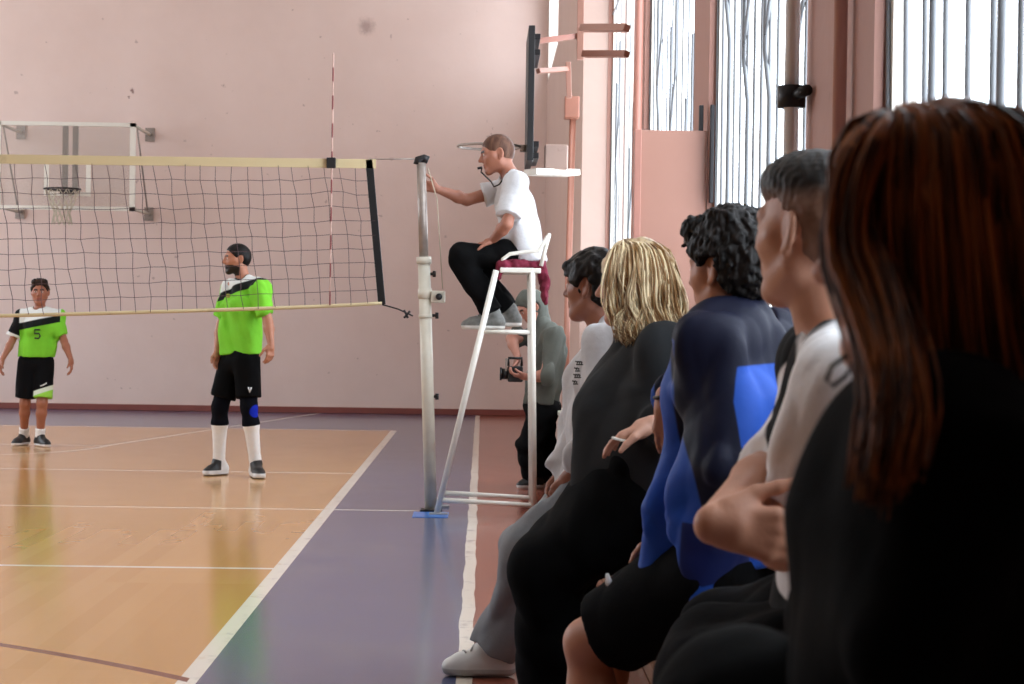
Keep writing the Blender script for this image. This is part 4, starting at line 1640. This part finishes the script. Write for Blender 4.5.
# ---- the cameraman behind the stand ---------------------------------------------------------
def cameraman():
    Y = 14.35
    F = nrm((-.85, -.35, 0))
    L = np.cross((0, 0, 1), F)
    hc, sc = P(542, 408, Y), P(545, 337, Y)
    J = dict(thin_legs=.76, hipL=hc + L * .09, hipR=hc - L * .09, shL=sc + L * .17, shR=sc - L * .17,
             chest=P(546, 353, Y), neck=P(541, 327, Y), skull=P(535, 318, Y),
             elL=P(545, 376, Y - .26), wrL=P(526, 377, Y - .16),
             elR=P(511, 339, Y + .05), wrR=P(518, 357, Y - .06),
             knL=P(529, 447, Y - .12), anL=PZ(534, 486, Y - .08, .09), toeL=PZ(519, 492, Y - .14, .03),
             knR=P(545, 447, Y + .06), anR=PZ(548, 484, Y + .12, .09), toeR=PZ(533, 488, Y + .05, .03))
    H = Head(P(530.5, 307, Y), nrm((-.80, -.25, -.62)), (-.6, -.15, 1), 1.0)
    p = person(J, H, skin('fair_skin', rgb(176, 122, 104)), (hc[0], Y, 0),
               'cameraman in grey-green hood and black trousers bending over a camera behind the stand', None,
               hands=[dict(wr=J['wrL'], d=nrm((-.9, -.1, .1)), pn=(0, .2, 1), side=-1, curl=.6),
                      dict(wr=J['wrR'], d=nrm((-.3, -.2, -.9)), pn=(-.8, -.3, 0), side=-1, curl=.6)], fine_h=.005, head_h=.007)
    gm = cloth('grey_green_cloth', rgb(88, 90, 84))
    f = Field()
    torso(f, J, .022, low=.09, flare=.012, belly=.015)
    f.cut((0, 0, -1), P(542, 404, Y), .004)
    sleeve(f, J, 'L', .024, 1.1, .07)
    sleeve(f, J, 'R', .02, .75, .075)
    f.rc(P(545, 330, Y), P(540, 322, Y), .085, .08, .04)
    gcloth('hooded_top', f, .009, gm, p, (33, .020, 26, (.3, 0, 1)))
    f = Field()
    cap_hair(f, H, .020, .035, nape=-.12)
    f.rc(H.p(-.05, 0, -.03), J['neck'], .07, .075, .03)
    gcloth('hood', f, .008, gm, p, (34, .004, 50))
    f = Field()
    legs(f, J, (.112, .100, .085), end=1.97, seat=.125)
    gcloth('trousers', f, .009, C_BLACK, p, (35, .010, 26))
    for q in 'LR':
        shoe('shoe', J['an' + q], J['toe' + q], M['shoe_bw'], p, 1.0, .008)
    c = P(515, 370, Y - .12)
    k = empty('video_camera', c, 'black video camera with a top handle held low by the cameraman', 'camera')
    MB().box(c[0] - .055, c[0] + .06, c[1] - .05, c[1] + .05, c[2] - .09, c[2] + .03).build('body', M['black_plastic'], k, bevel=.01)
    MB().tube([c + (-.06, 0, -.03), c + (-.10, -.01, -.03)], .042, 16).tube([c + (-.10, -.01, -.03), c + (-.115, -.01, -.03)], .05, 16).build('lens', M['black_plastic'], k, True)
    MB().tube([c + (-.05, 0, .03), c + (-.05, 0, .09), c + (.05, 0, .09), c + (.05, 0, .03)], .012, 8).build('top_handle', M['black_plastic'], k, True)
    MB().box(c[0] - .075, c[0] - .06, c[1] - .05, c[1] - .02, c[2] - .01, c[2] + .09).build('side_screen', M['steel'], k, bevel=.004)
    return p


# ---- first spectator: boy in a white sweatshirt -----------------------------------------------
def white_boy():
    Y = 6.62
    hc, sc = P(598, 472, Y), P(612, 350, Y)
    L = nrm((-.08, -1, 0))
    J = dict(thin_legs=.76, thin_arms=.82, hipL=hc + L * .09, hipR=hc - L * .09, shL=sc + L * .175, shR=sc - L * .175,
             chest=P(608, 378, Y), neck=P(608, 335, Y), skull=P(598, 312, Y),
             elL=P(596, 424, Y - .30), wrL=P(572, 474, Y - .16),
             elR=P(588, 424, Y + .26), wrR=P(566, 470, Y + .12),
             knL=P(527, 551, Y - .12), anL=PZ(492, 650, Y + .02, .10), toeL=PZ(447, 668, Y + .02, .032),
             knR=P(522, 548, Y + .14), anR=PZ(548, 648, Y + .30, .10), toeR=PZ(512, 664, Y + .30, .032))
    H = Head(P(593, 286, Y), nrm((-.84, .54, -.04)), (0, 0, 1), 1.0)
    p = person(J, H, skin('olive_skin', rgb(150, 98, 78)), (hc[0], Y, .6),
               'dark-haired boy in white sweatshirt and grey joggers, farthest of the perched spectators', None,
               hands=[dict(wr=J['wrL'], d=nrm((-.5, .3, -.8)), pn=(.3, 1, 0), side=1, curl=.4),
                      dict(wr=J['wrR'], d=nrm((-.5, -.3, -.8)), pn=(.3, -1, 0), side=-1, curl=.4)], fine_h=.005, head_h=.004)
    f = Field()
    cap_hair(f, H, .018, .012, nape=-.085)
    f.rc(H.p(.075, .04, .070), H.p(.075, -.04, .070), .022 * H.s, .022, .02)
    gcloth('hair', f, .005, HAIR_K, p, (41, .004, 130))
    f = Field()
    torso(f, J, .028, low=.07, flare=.006, belly=.014)
    f.cut((0.2, 0, -1), P(590, 480, Y), .006)
    for q in 'LR':
        sleeve(f, J, q, .026, 1.97, .050)
    neckhole(f, J, .062)
    f.rc(P(607, 337, Y), P(609, 333, Y), .068, .066, .02)
    f.sub(Field().rc(J['neck'] + (0, 0, .03), J['skull'], .058, .058), .006, 's')
    c = gcloth('sweatshirt', f, .007, C_WHITE, p, (43, .022, 22, (-.4, 0, 1)))
    # dark printed characters down the sleeve
    for i, (dx, ln) in enumerate(((0, 3), (2, 2), (1, 3), (0, 2))):
        for k2 in range(ln):
            q = P(577 - i * 1.0 + k2 * 2.2, 363 + i * 6.5, 6.33) * 1.0
            d = .006
            stroke('sleeve_print', [q + (-d, 0, d), q + (d * .4, 0, d * .4), q + (-d * .2, 0, -d), q + (d, 0, -d * .8)], .0028, M['ink'], c, 5)
    f = Field()
    legs(f, J, (.105, .082, .078), end=2.0, seat=.124)
    gcloth('joggers', f, .008, cloth('grey_jersey_cloth', rgb(138, 142, 146)), p, (45, .020, 20, (-.5, 0, -1)))
    for q in 'LR':
        shoe('trainer', J['an' + q], J['toe' + q], M['shoe_white'], p, 1.08, .006, laces=M['shoe_lace'])
    return p


# ---- blonde woman in black ------------------------------------------------------------------
def blonde():
    Y = 5.45
    hc, sc = P(655, 500, Y), P(655, 352, Y)
    L = nrm((.12, -1, 0))
    J = dict(thin_legs=.76, thin_arms=.9, hipL=hc + L * .095, hipR=hc - L * .095, shL=sc + L * .175, shR=sc - L * .175,
             chest=P(643, 388, Y), neck=P(652, 338, Y), skull=P(643, 312, Y),
             elL=P(688, 424, Y - .24), wrL=P(652, 424, Y - .33),
             elR=P(610, 430, Y + .22), wrR=P(606, 470, Y - .02),
             knL=P(546, 566, Y - .12), anL=PZ(552, 700, Y - .05, .10), toeL=PZ(508, 720, Y - .05, .032),
             knR=P(556, 560, Y + .14), anR=PZ(570, 690, Y + .2, .10), toeR=PZ(530, 710, Y + .2, .032))
    H = Head(P(634, 284, Y), nrm((-.93, .34, -.05)), (0.02, 0, 1), .98)
    p = person(J, H, skin('pale_skin', rgb(206, 156, 134)), (hc[0], Y, .6),
               'blonde woman in black perched beside the boy in white', None,
               hands=[dict(wr=J['wrL'], d=nrm((-.85, .2, -.35)), pn=(-.3, .1, -.9), side=1, curl=.32),
                      dict(wr=J['wrR'], d=nrm((-.6, -.6, -.4)), pn=(.2, 0, -1), side=-1, curl=.3)], fine_h=.005, head_h=.0045, g=.94)
    top = cloth('black_knit', rgb(40, 42, 44), bump=.15)
    f = Field()
    torso(f, J, .030, low=.10, flare=.03, belly=.028)
    sleeve(f, J, 'L', .028, 1.72, .052)
    sleeve(f, J, 'R', .028, 1.9, .056)
    f.rc(P(652, 352, Y), P(606, 412, Y), .080, .090, .06, (0, 1, 0), 1.3)
    f.rc(P(606, 412, Y), P(604, 500, Y), .092, .100, .06, (0, 1, 0), 1.3)
    neckhole(f, J, .060)
    c = gcloth('black_top', f, .008, top, p, (51, .018, 22, (-.5, 0, -1)))
    f = Field()
    legs(f, J, (.125, .098, .105), end=1.98, seat=.150)
    f.rc(P(632, 470, Y), P(560, 552, Y), .135, .105, .05, (0, 1, 0), 1.6)
    gcloth('wide_trousers', f, .009, cloth('black_drape', rgb(9, 9, 10), bump=.15), p, (53, .012, 20))
    for q in 'LR':
        shoe('shoe', J['an' + q], J['toe' + q], M['shoe_bw'], p, .95, .008)
    # hair: a soft bob of long loose waves falling on the shoulders
    bh = hair_mat('blonde_hair', rgb(146, 106, 62), rgb(250, 230, 188), .4, tv=.5, spec=.35)
    f = Field()
    cap_hair(f, H, .016, -.01, nape=-.10, ear=False)
    hair = gcloth('hair', f, .006, bh, p, (55, .004, 90))
    gd = []
    rr = np.random.RandomState(5)
    for i in range(46):
        a = math.radians(-72 + 324 * i / 45.0 + 0)      # around the head: 0 = left side, 90 = back
        l = math.cos(a)
        b = -math.sin(a)
        if b > .62:
            continue
        ot = .022 * max(0, -b)
        root = H.p(.020 + .020 * b, .016 * l, .124)
        m1 = H.p(-.010 + .085 * b, .070 * l, .098)
        m2 = H.p(-.014 + .112 * b, .098 * l, .020)
        ln_ = rr.uniform(.85, 1.12)
        m3 = H.p(-.018 + .118 * b, .104 * l, -.065 * ln_)
        m4 = H.p(-.030 + .120 * b, .108 * l, -.130 * ln_)
        m5 = H.p(-.050 + .112 * b - ot + .01 * rr.normal(), .104 * l + .01 * rr.normal(), -.175 * ln_)
        out = nrm(H.F * b + H.L * l)
        w = rr.uniform(-1, 1, 4) * .016
        sd_ = np.cross(out, H.U)
        m2, m3 = m2 + out * w[0] * .4, m3 + out * w[1] + sd_ * w[3]
        m4, m5 = m4 - out * w[1] * .8 - sd_ * w[3] * 1.2, m5 + out * w[2] * 1.4 + sd_ * w[3]
        gd.append({'pts': [root, m1, m2, m3, m4, m5], 'j': rr.uniform(.5, 1.1)})
    strands('hair_strands', gd, 800, .009, .0036, bh, hair, 3, 4, .010)
    ph = P(620, 440, Y - .34)
    tag(MB().beam(ph + (-.022, 0, .006), ph + (.03, 0, -.006), .05, .007, (0, 1, 0)).build('folded_paper', M['white_paint'], None, bevel=.002, org=ph), 'small folded white paper in the blonde woman\'s hand', 'paper')
    return p


# ---- young man in the navy and blue jacket -------------------------------------------------------
def blue_man():
    Y = 4.4
    F = nrm((-.80, .60, 0))
    L = np.cross((0, 0, 1), F)
    hc, sc = P(730, 572, Y), P(750, 342, Y)
    J = dict(thin_arms=.92, hipL=hc + L * .09, hipR=hc - L * .09, shL=sc + L * .165, shR=sc - L * .175,
             chest=P(740, 392, Y), neck=P(746, 326, Y), skull=P(735, 300, Y),
             elL=P(718, 470, Y - .20), wrL=P(684, 522, Y + .12),
             elR=P(700, 410, Y + .42), wrR=P(667, 395, Y + .30),
             knL=P(588, 642, Y + .16), anL=PZ(600, 800, Y + .16, .10), toeL=PZ(540, 820, Y + .25, .032),
             knR=P(606, 628, Y + .40), anR=PZ(604, 790, Y + .40, .10), toeR=PZ(560, 800, Y + .5, .032))
    H = Head(P(729, 269, Y), nrm((-.68, .73, -.06)), (0, 0, 1), 1.0)
    p = person(J, H, skin('warm_skin', rgb(186, 128, 100)), (hc[0], Y, .6),
               'curly dark-haired young man in navy and blue jacket with black shorts, seen from behind', None,
               hands=[dict(wr=J['wrL'], d=nrm((-.8, .2, -.45)), pn=(0, 0, -1), side=1, curl=.25),
                      dict(wr=J['wrR'], d=nrm((.03, -.1, -1)), pn=(.4, .9, 0), side=1, curl=.22, s=1.06)], fine_h=.0035, head_h=.004)
    f = Field()
    cap_hair(f, H, .026, .015, nape=-.062)
    for l in (-.05, 0, .05):
        f.el(H.p(.055, l, .098), (.036, .034, .030), H.A, .02)
    for l in (-.05, 0.0, .05):
        f.el(H.p(-.03, l, .118), (.05, .04, .026), H.A, .02)
    n1, n2 = waves(61, .0035, 110), waves(62, .0035, 240)
    f.ruffle(lambda x, y, z: n1(x, y, z) + n2(x, y, z))
    gcloth('curly_hair', f, .004, HAIR_K, p)
    navy, royal = rgb(15, 18, 40), rgb(34, 80, 176)

    def XZ(x, y):
        q = P(x, y, Y - .15)
        return q[0], q[2]
    pa = [XZ(*q) for q in ((640, 300), (673, 340), (674, 400), (684, 452), (698, 505), (735, 500), (760, 470), (734, 445), (728, 400), (733, 366), (800, 362), (850, 362), (850, 260), (640, 260))]
    pc = [XZ(*q) for q in ((680, 520), (742, 530), (752, 570), (700, 585), (678, 575))]
    jm = cloth('navy_blue_jacket', royal, masks=(('navy', navy, .003), ('patch', rgb(20, 34, 92), .003)), rough=.6, bump=.12)
    f = Field()
    torso(f, J, .034, low=.07, flare=.004, belly=.018)
    sleeve(f, J, 'L', .032, 1.55, .056)
    sleeve(f, J, 'R', .030, 1.85, .048)
    neckhole(f, J, .064)
    f.rc(J['neck'] + (0, 0, -.01), lerp(J['neck'], J['skull'], .75), .078, .070, .02)
    f.sub(Field().rc(J['neck'] + (0, 0, .03), J['skull'], .060, .058), .006, 's')
    f.rc(P(690, 520, Y), P(672, 572, Y), .085, .060, .05, L, 1.4)
    f.cut(nrm((.45, .1, -1)), P(690, 590, Y), .008)
    at = {'navy': lambda V: poly(V[:, 0], V[:, 2], pa), 'patch': lambda V: poly(V[:, 0], V[:, 2], pc)}
    j = gcloth('jacket', f, .007, jm, p, (63, .024, 20, (.3, 0, 1)), at)
    f = Field()
    legs(f, J, (.118, .108, 0), end=.80, seat=.128)
    sh = gcloth('shorts', f, .008, C_BLACK, p, (65, .006, 24))
    l0 = P(612, 586, Y + .03) + (0, -.0, 0)
    MB().tube([l0 + (-.012, 0, .03), l0 + (-.008, -.002, .008), l0 + (.004, -.004, -.004), l0 + (.022, -.006, -.026)], [.004, .010, .009, .003], 6).tube([l0 + (-.012, 0, .004), l0 + (.016, -.004, .012)], .005, 6).build('logo', M['logo'], sh, True)
    for q in 'LR':
        shoe('shoe', J['an' + q], J['toe' + q], M['shoe_bw'], p, 1.05, .01)
    w = J['wrR']
    stroke('wristband', [w + np.array((math.cos(t) * .032, math.sin(t) * .032, .008 * math.cos(t))) for t in np.linspace(0, 6.3, 14)], .005, M['ink'], p)
    return p


# ---- short-haired man with white sleeves ------------------------------------------------------------
def fade_man():
    Y = 3.08
    F = nrm((-.97, .24, 0))
    L = np.cross((0, 0, 1), F)
    hc, sc = P(850, 640, Y), P(846, 366, Y)
    J = dict(thin_legs=.76, hipL=hc + L * .09, hipR=hc - L * .09, shL=P(847, 376, Y - .16), shR=P(832, 368, Y + .20),
             chest=P(852, 430, Y + .02), neck=P(836, 350, Y + .01), skull=P(820, 290, Y),
             elL=P(784, 545, 2.96), wrL=P(778, 540, 3.22),
             elR=P(775, 466, 3.10), wrR=P(712, 524, 2.83),
             knL=P(712, 668, Y + .05), anL=PZ(712, 950, Y + .1, .10), toeL=PZ(620, 980, Y + .12, .032),
             knR=P(738, 645, Y + .34), anR=PZ(710, 900, Y + .4, .10), toeR=PZ(650, 920, Y + .45, .032))
    H = Head(P(814, 231, Y), nrm((-.64, .77, .02)), (0, 0, 1), 1.02)
    p = person(J, H, skin('light_skin', rgb(196, 142, 116)), (hc[0], Y, .6),
               'short-haired man in white-sleeved black shirt gripping his own forearm', None,
               hands=[dict(wr=J['wrR'], d=nrm((.97, -.06, -.16)), pn=(.05, 1, -.02), side=1, curls=(.34, .38, .42, .5), s=1.12, thumb=.25, tc=.05, spread=.04),
                      dict(wr=J['wrL'], d=nrm((.2, .9, .1)), pn=(.3, .1, -.9), side=-1, curl=.6)], fine_h=.003, head_h=.0035)
    fm = mat('skin_fade_hair', rgb(126, 92, 74), .6, var=.15, scale=150, masks=(('thick', rgb(20, 16, 14), .018),))
    f = Field()
    cap_hair(f, H, .003, .062, nape=-.092)
    g = Field()
    g.el(H.p(.004, 0, .075), np.array((.098, .076, .058)), H.A, .02)
    g.cut(H.F - H.U * .3, H.p(.088, 0, .08), .01)
    f.sub(g, .012)
    for sd in (1, -1):
        f.el(H.p(.040, .078 * sd, .004), (.045, .030, .052), H.A, .01, 's')
    gcloth('hair', f, .004, fm, p, (71, .0015, 260), {'thick': lambda V: H.loc(V)[:, 2] - .058})
    tm = cloth('white_black_shirt', rgb(244, 244, 246), masks=(('black', rgb(14, 14, 16), .003),))
    f = Field()
    torso(f, J, .026, low=.10, flare=.01, belly=.010)
    sleeve(f, J, 'L', .019, .80, .070)
    sleeve(f, J, 'R', .012, .97, .052)
    neckhole(f, J, .064)
    f.rc(J['neck'] + (0, 0, -.005), J['neck'] + (-.004, 0, .02), .074, .068, .02)
    f.sub(Field().rc(J['neck'] + (0, 0, .02), J['skull'], .058, .056), .006, 's')
    sL, eL, sR, eR, nk = J['shL'], J['elL'], J['shR'], J['elR'], J['neck']

    def segd(V, a, b):
        t = np.clip(((V - a) @ (b - a)) / ((b - a) @ (b - a)), 0, 1)
        return np.linalg.norm(V - a - t[:, None] * (b - a), axis=1)
    black = lambda V: np.minimum(np.minimum(segd(V, sL, eL) - .098, segd(V, sR + (eR - sR) * .25, eR) - .075), segd(V, nk, sL) - .070)
    gcloth('shirt', f, .006, tm, p, (73, .020, 26, (.75, 0, .6)), {'black': black})
    f = Field()
    legs(f, J, (.115, .092, .085), end=1.95, seat=.128)
    gcloth('trousers', f, .009, cloth('charcoal_jersey', rgb(16, 16, 18)), p, (75, .012, 22))
    for q in 'LR':
        shoe('shoe', J['an' + q], J['toe' + q], M['shoe_bw'], p, 1.05, .01)
    return p


# ---- red-haired woman nearest the camera ----------------------------------------------------------------
def redhead():
    Y = 1.75
    F = nrm((-.92, .38, 0))
    L = np.cross((0, 0, 1), F)
    hc, sc = P(985, 790, Y), P(985, 455, Y)
    J = dict(thin_legs=.76, thin_arms=.85, hipL=hc + L * .09, hipR=hc - L * .09, shL=sc + L * .165, shR=sc - L * .165,
             chest=P(950, 520, Y), neck=P(962, 415, Y), skull=P(956, 340, Y),
             elL=P(900, 650, Y - .20), wrL=P(850, 690, Y + .02),
             elR=P(860, 620, Y + .26), wrR=P(850, 690, Y + .16),
             knL=P(740, 745, Y + .06), anL=PZ(690, 1200, Y + .1, .10), toeL=PZ(600, 1250, Y + .15, .032),
             knR=P(760, 725, Y + .26), anR=PZ(740, 1150, Y + .3, .10), toeR=PZ(640, 1200, Y + .35, .032))
    H = Head(P(934, 240, Y), nrm((-.85, .52, -.06)), (0, 0, 1), 1.0)
    p = person(J, H, skin('fair_rosy_skin', rgb(198, 140, 118)), (hc[0], Y, .6),
               'red-haired woman in a black hoodie, nearest the camera at right', None,
               hands=[dict(wr=J['wrL'], d=nrm((-.6, .6, -.4)), pn=(.3, .5, -.5), side=1, curl=.5),
                      dict(wr=J['wrR'], d=nrm((-.6, -.6, -.4)), pn=(.3, -.5, -.5), side=-1, curl=.5)], fine_h=.006, head_h=.004, g=.92)
    bk = cloth('black_fleece', rgb(9, 9, 10), bump=.2)
    f = Field()
    torso(f, J, .034, low=.10, flare=.03, belly=.030)
    sleeve(f, J, 'L', .034, 1.95, .055)
    sleeve(f, J, 'R', .034, 1.95, .055)
    f.rc(P(970, 425, Y + .02), P(1010, 440, Y - .02), .085, .09, .05)
    c = gcloth('hoodie', f, .007, bk, p, (81, .02, 22, (-.4, 0, 1)))
    f = Field()
    legs(f, J, (.125, .098, .09), end=1.95, seat=.15)
    gcloth('trousers', f, .009, bk, p, (83, .012, 22))
    for q in 'LR':
        shoe('shoe', J['an' + q], J['toe' + q], M['shoe_bw'], p, .95, .01)
    q = [P(846, 356, 1.62), P(832, 366, 1.62), P(826, 380, 1.62), P(833, 386, 1.62), P(846, 376, 1.62), P(853, 362, 1.62), P(858, 380, 1.62)]
    stroke('drawcord', q, .0022, M['ink'], c, 6)
    rh = hair_mat('copper_hair', rgb(62, 36, 21), rgb(160, 94, 46), .5, 30, spec=.12)
    f = Field()
    cap_hair(f, H, .012, .005, nape=-.11)
    f.rc(H.p(-.065, 0, -.04), H.p(-.080, 0, -.22), .055, .04, .04, H.L, 1.4)
    hair = gcloth('hair', f, .006, rh, p, (85, .004, 80))
    gd = []
    rr = np.random.RandomState(8)
    for i in range(60):
        a = math.radians(-70 + 320 * i / 59.0)
        l, b = math.cos(a), -math.sin(a)
        if b > .22:
            continue
        ln_ = rr.uniform(.9, 1.1)
        fr = max(0, b)
        root = H.p(.020 + .025 * b, .012 * l, .120)
        m1 = H.p(-.008 + .090 * b, .066 * l, .096)
        m2 = H.p(-.012 + .112 * b, .090 * l, .015)
        m3 = H.p(-.018 + .110 * b, .096 * l, -.075)
        m4 = H.p(-.026 + .106 * b, .100 * l, -.150 * ln_)
        m5 = H.p(-.030 + .098 * b, .100 * l, -.240 * ln_)
        gd.append({'pts': [root, m1, m2, m3, m4, m5]})
    # the long lock that falls in front of the shoulder
    for i in range(16):
        o = rr.normal(size=3) * .006
        gd.append({'pts': [H.p(.03, .03, .116), P(872, 138, 1.70) + o, P(850, 185, 1.68) + o, P(842, 250, 1.66) + o, P(862, 310, 1.62) + o, P(884, 400, 1.53) + o, P(878, 492, 1.49) + o], 'j': .5})
        gd.append({'pts': [H.p(.03, .03, .116), H.p(.050, .060, .085) + o, H.p(.045, .080, .010) + o, P(884, 310, 1.62) + o, P(900, 400, 1.53) + o, P(892, 470, 1.49) + o], 'j': .7})
    strands('hair_strands', gd, 1300, .010, .0034, rh, hair, 11, 4, .006)
    return p


bearded_player()
young_player()
referee()
cameraman()
white_boy()
blonde()
blue_man()
fade_man()
redhead()
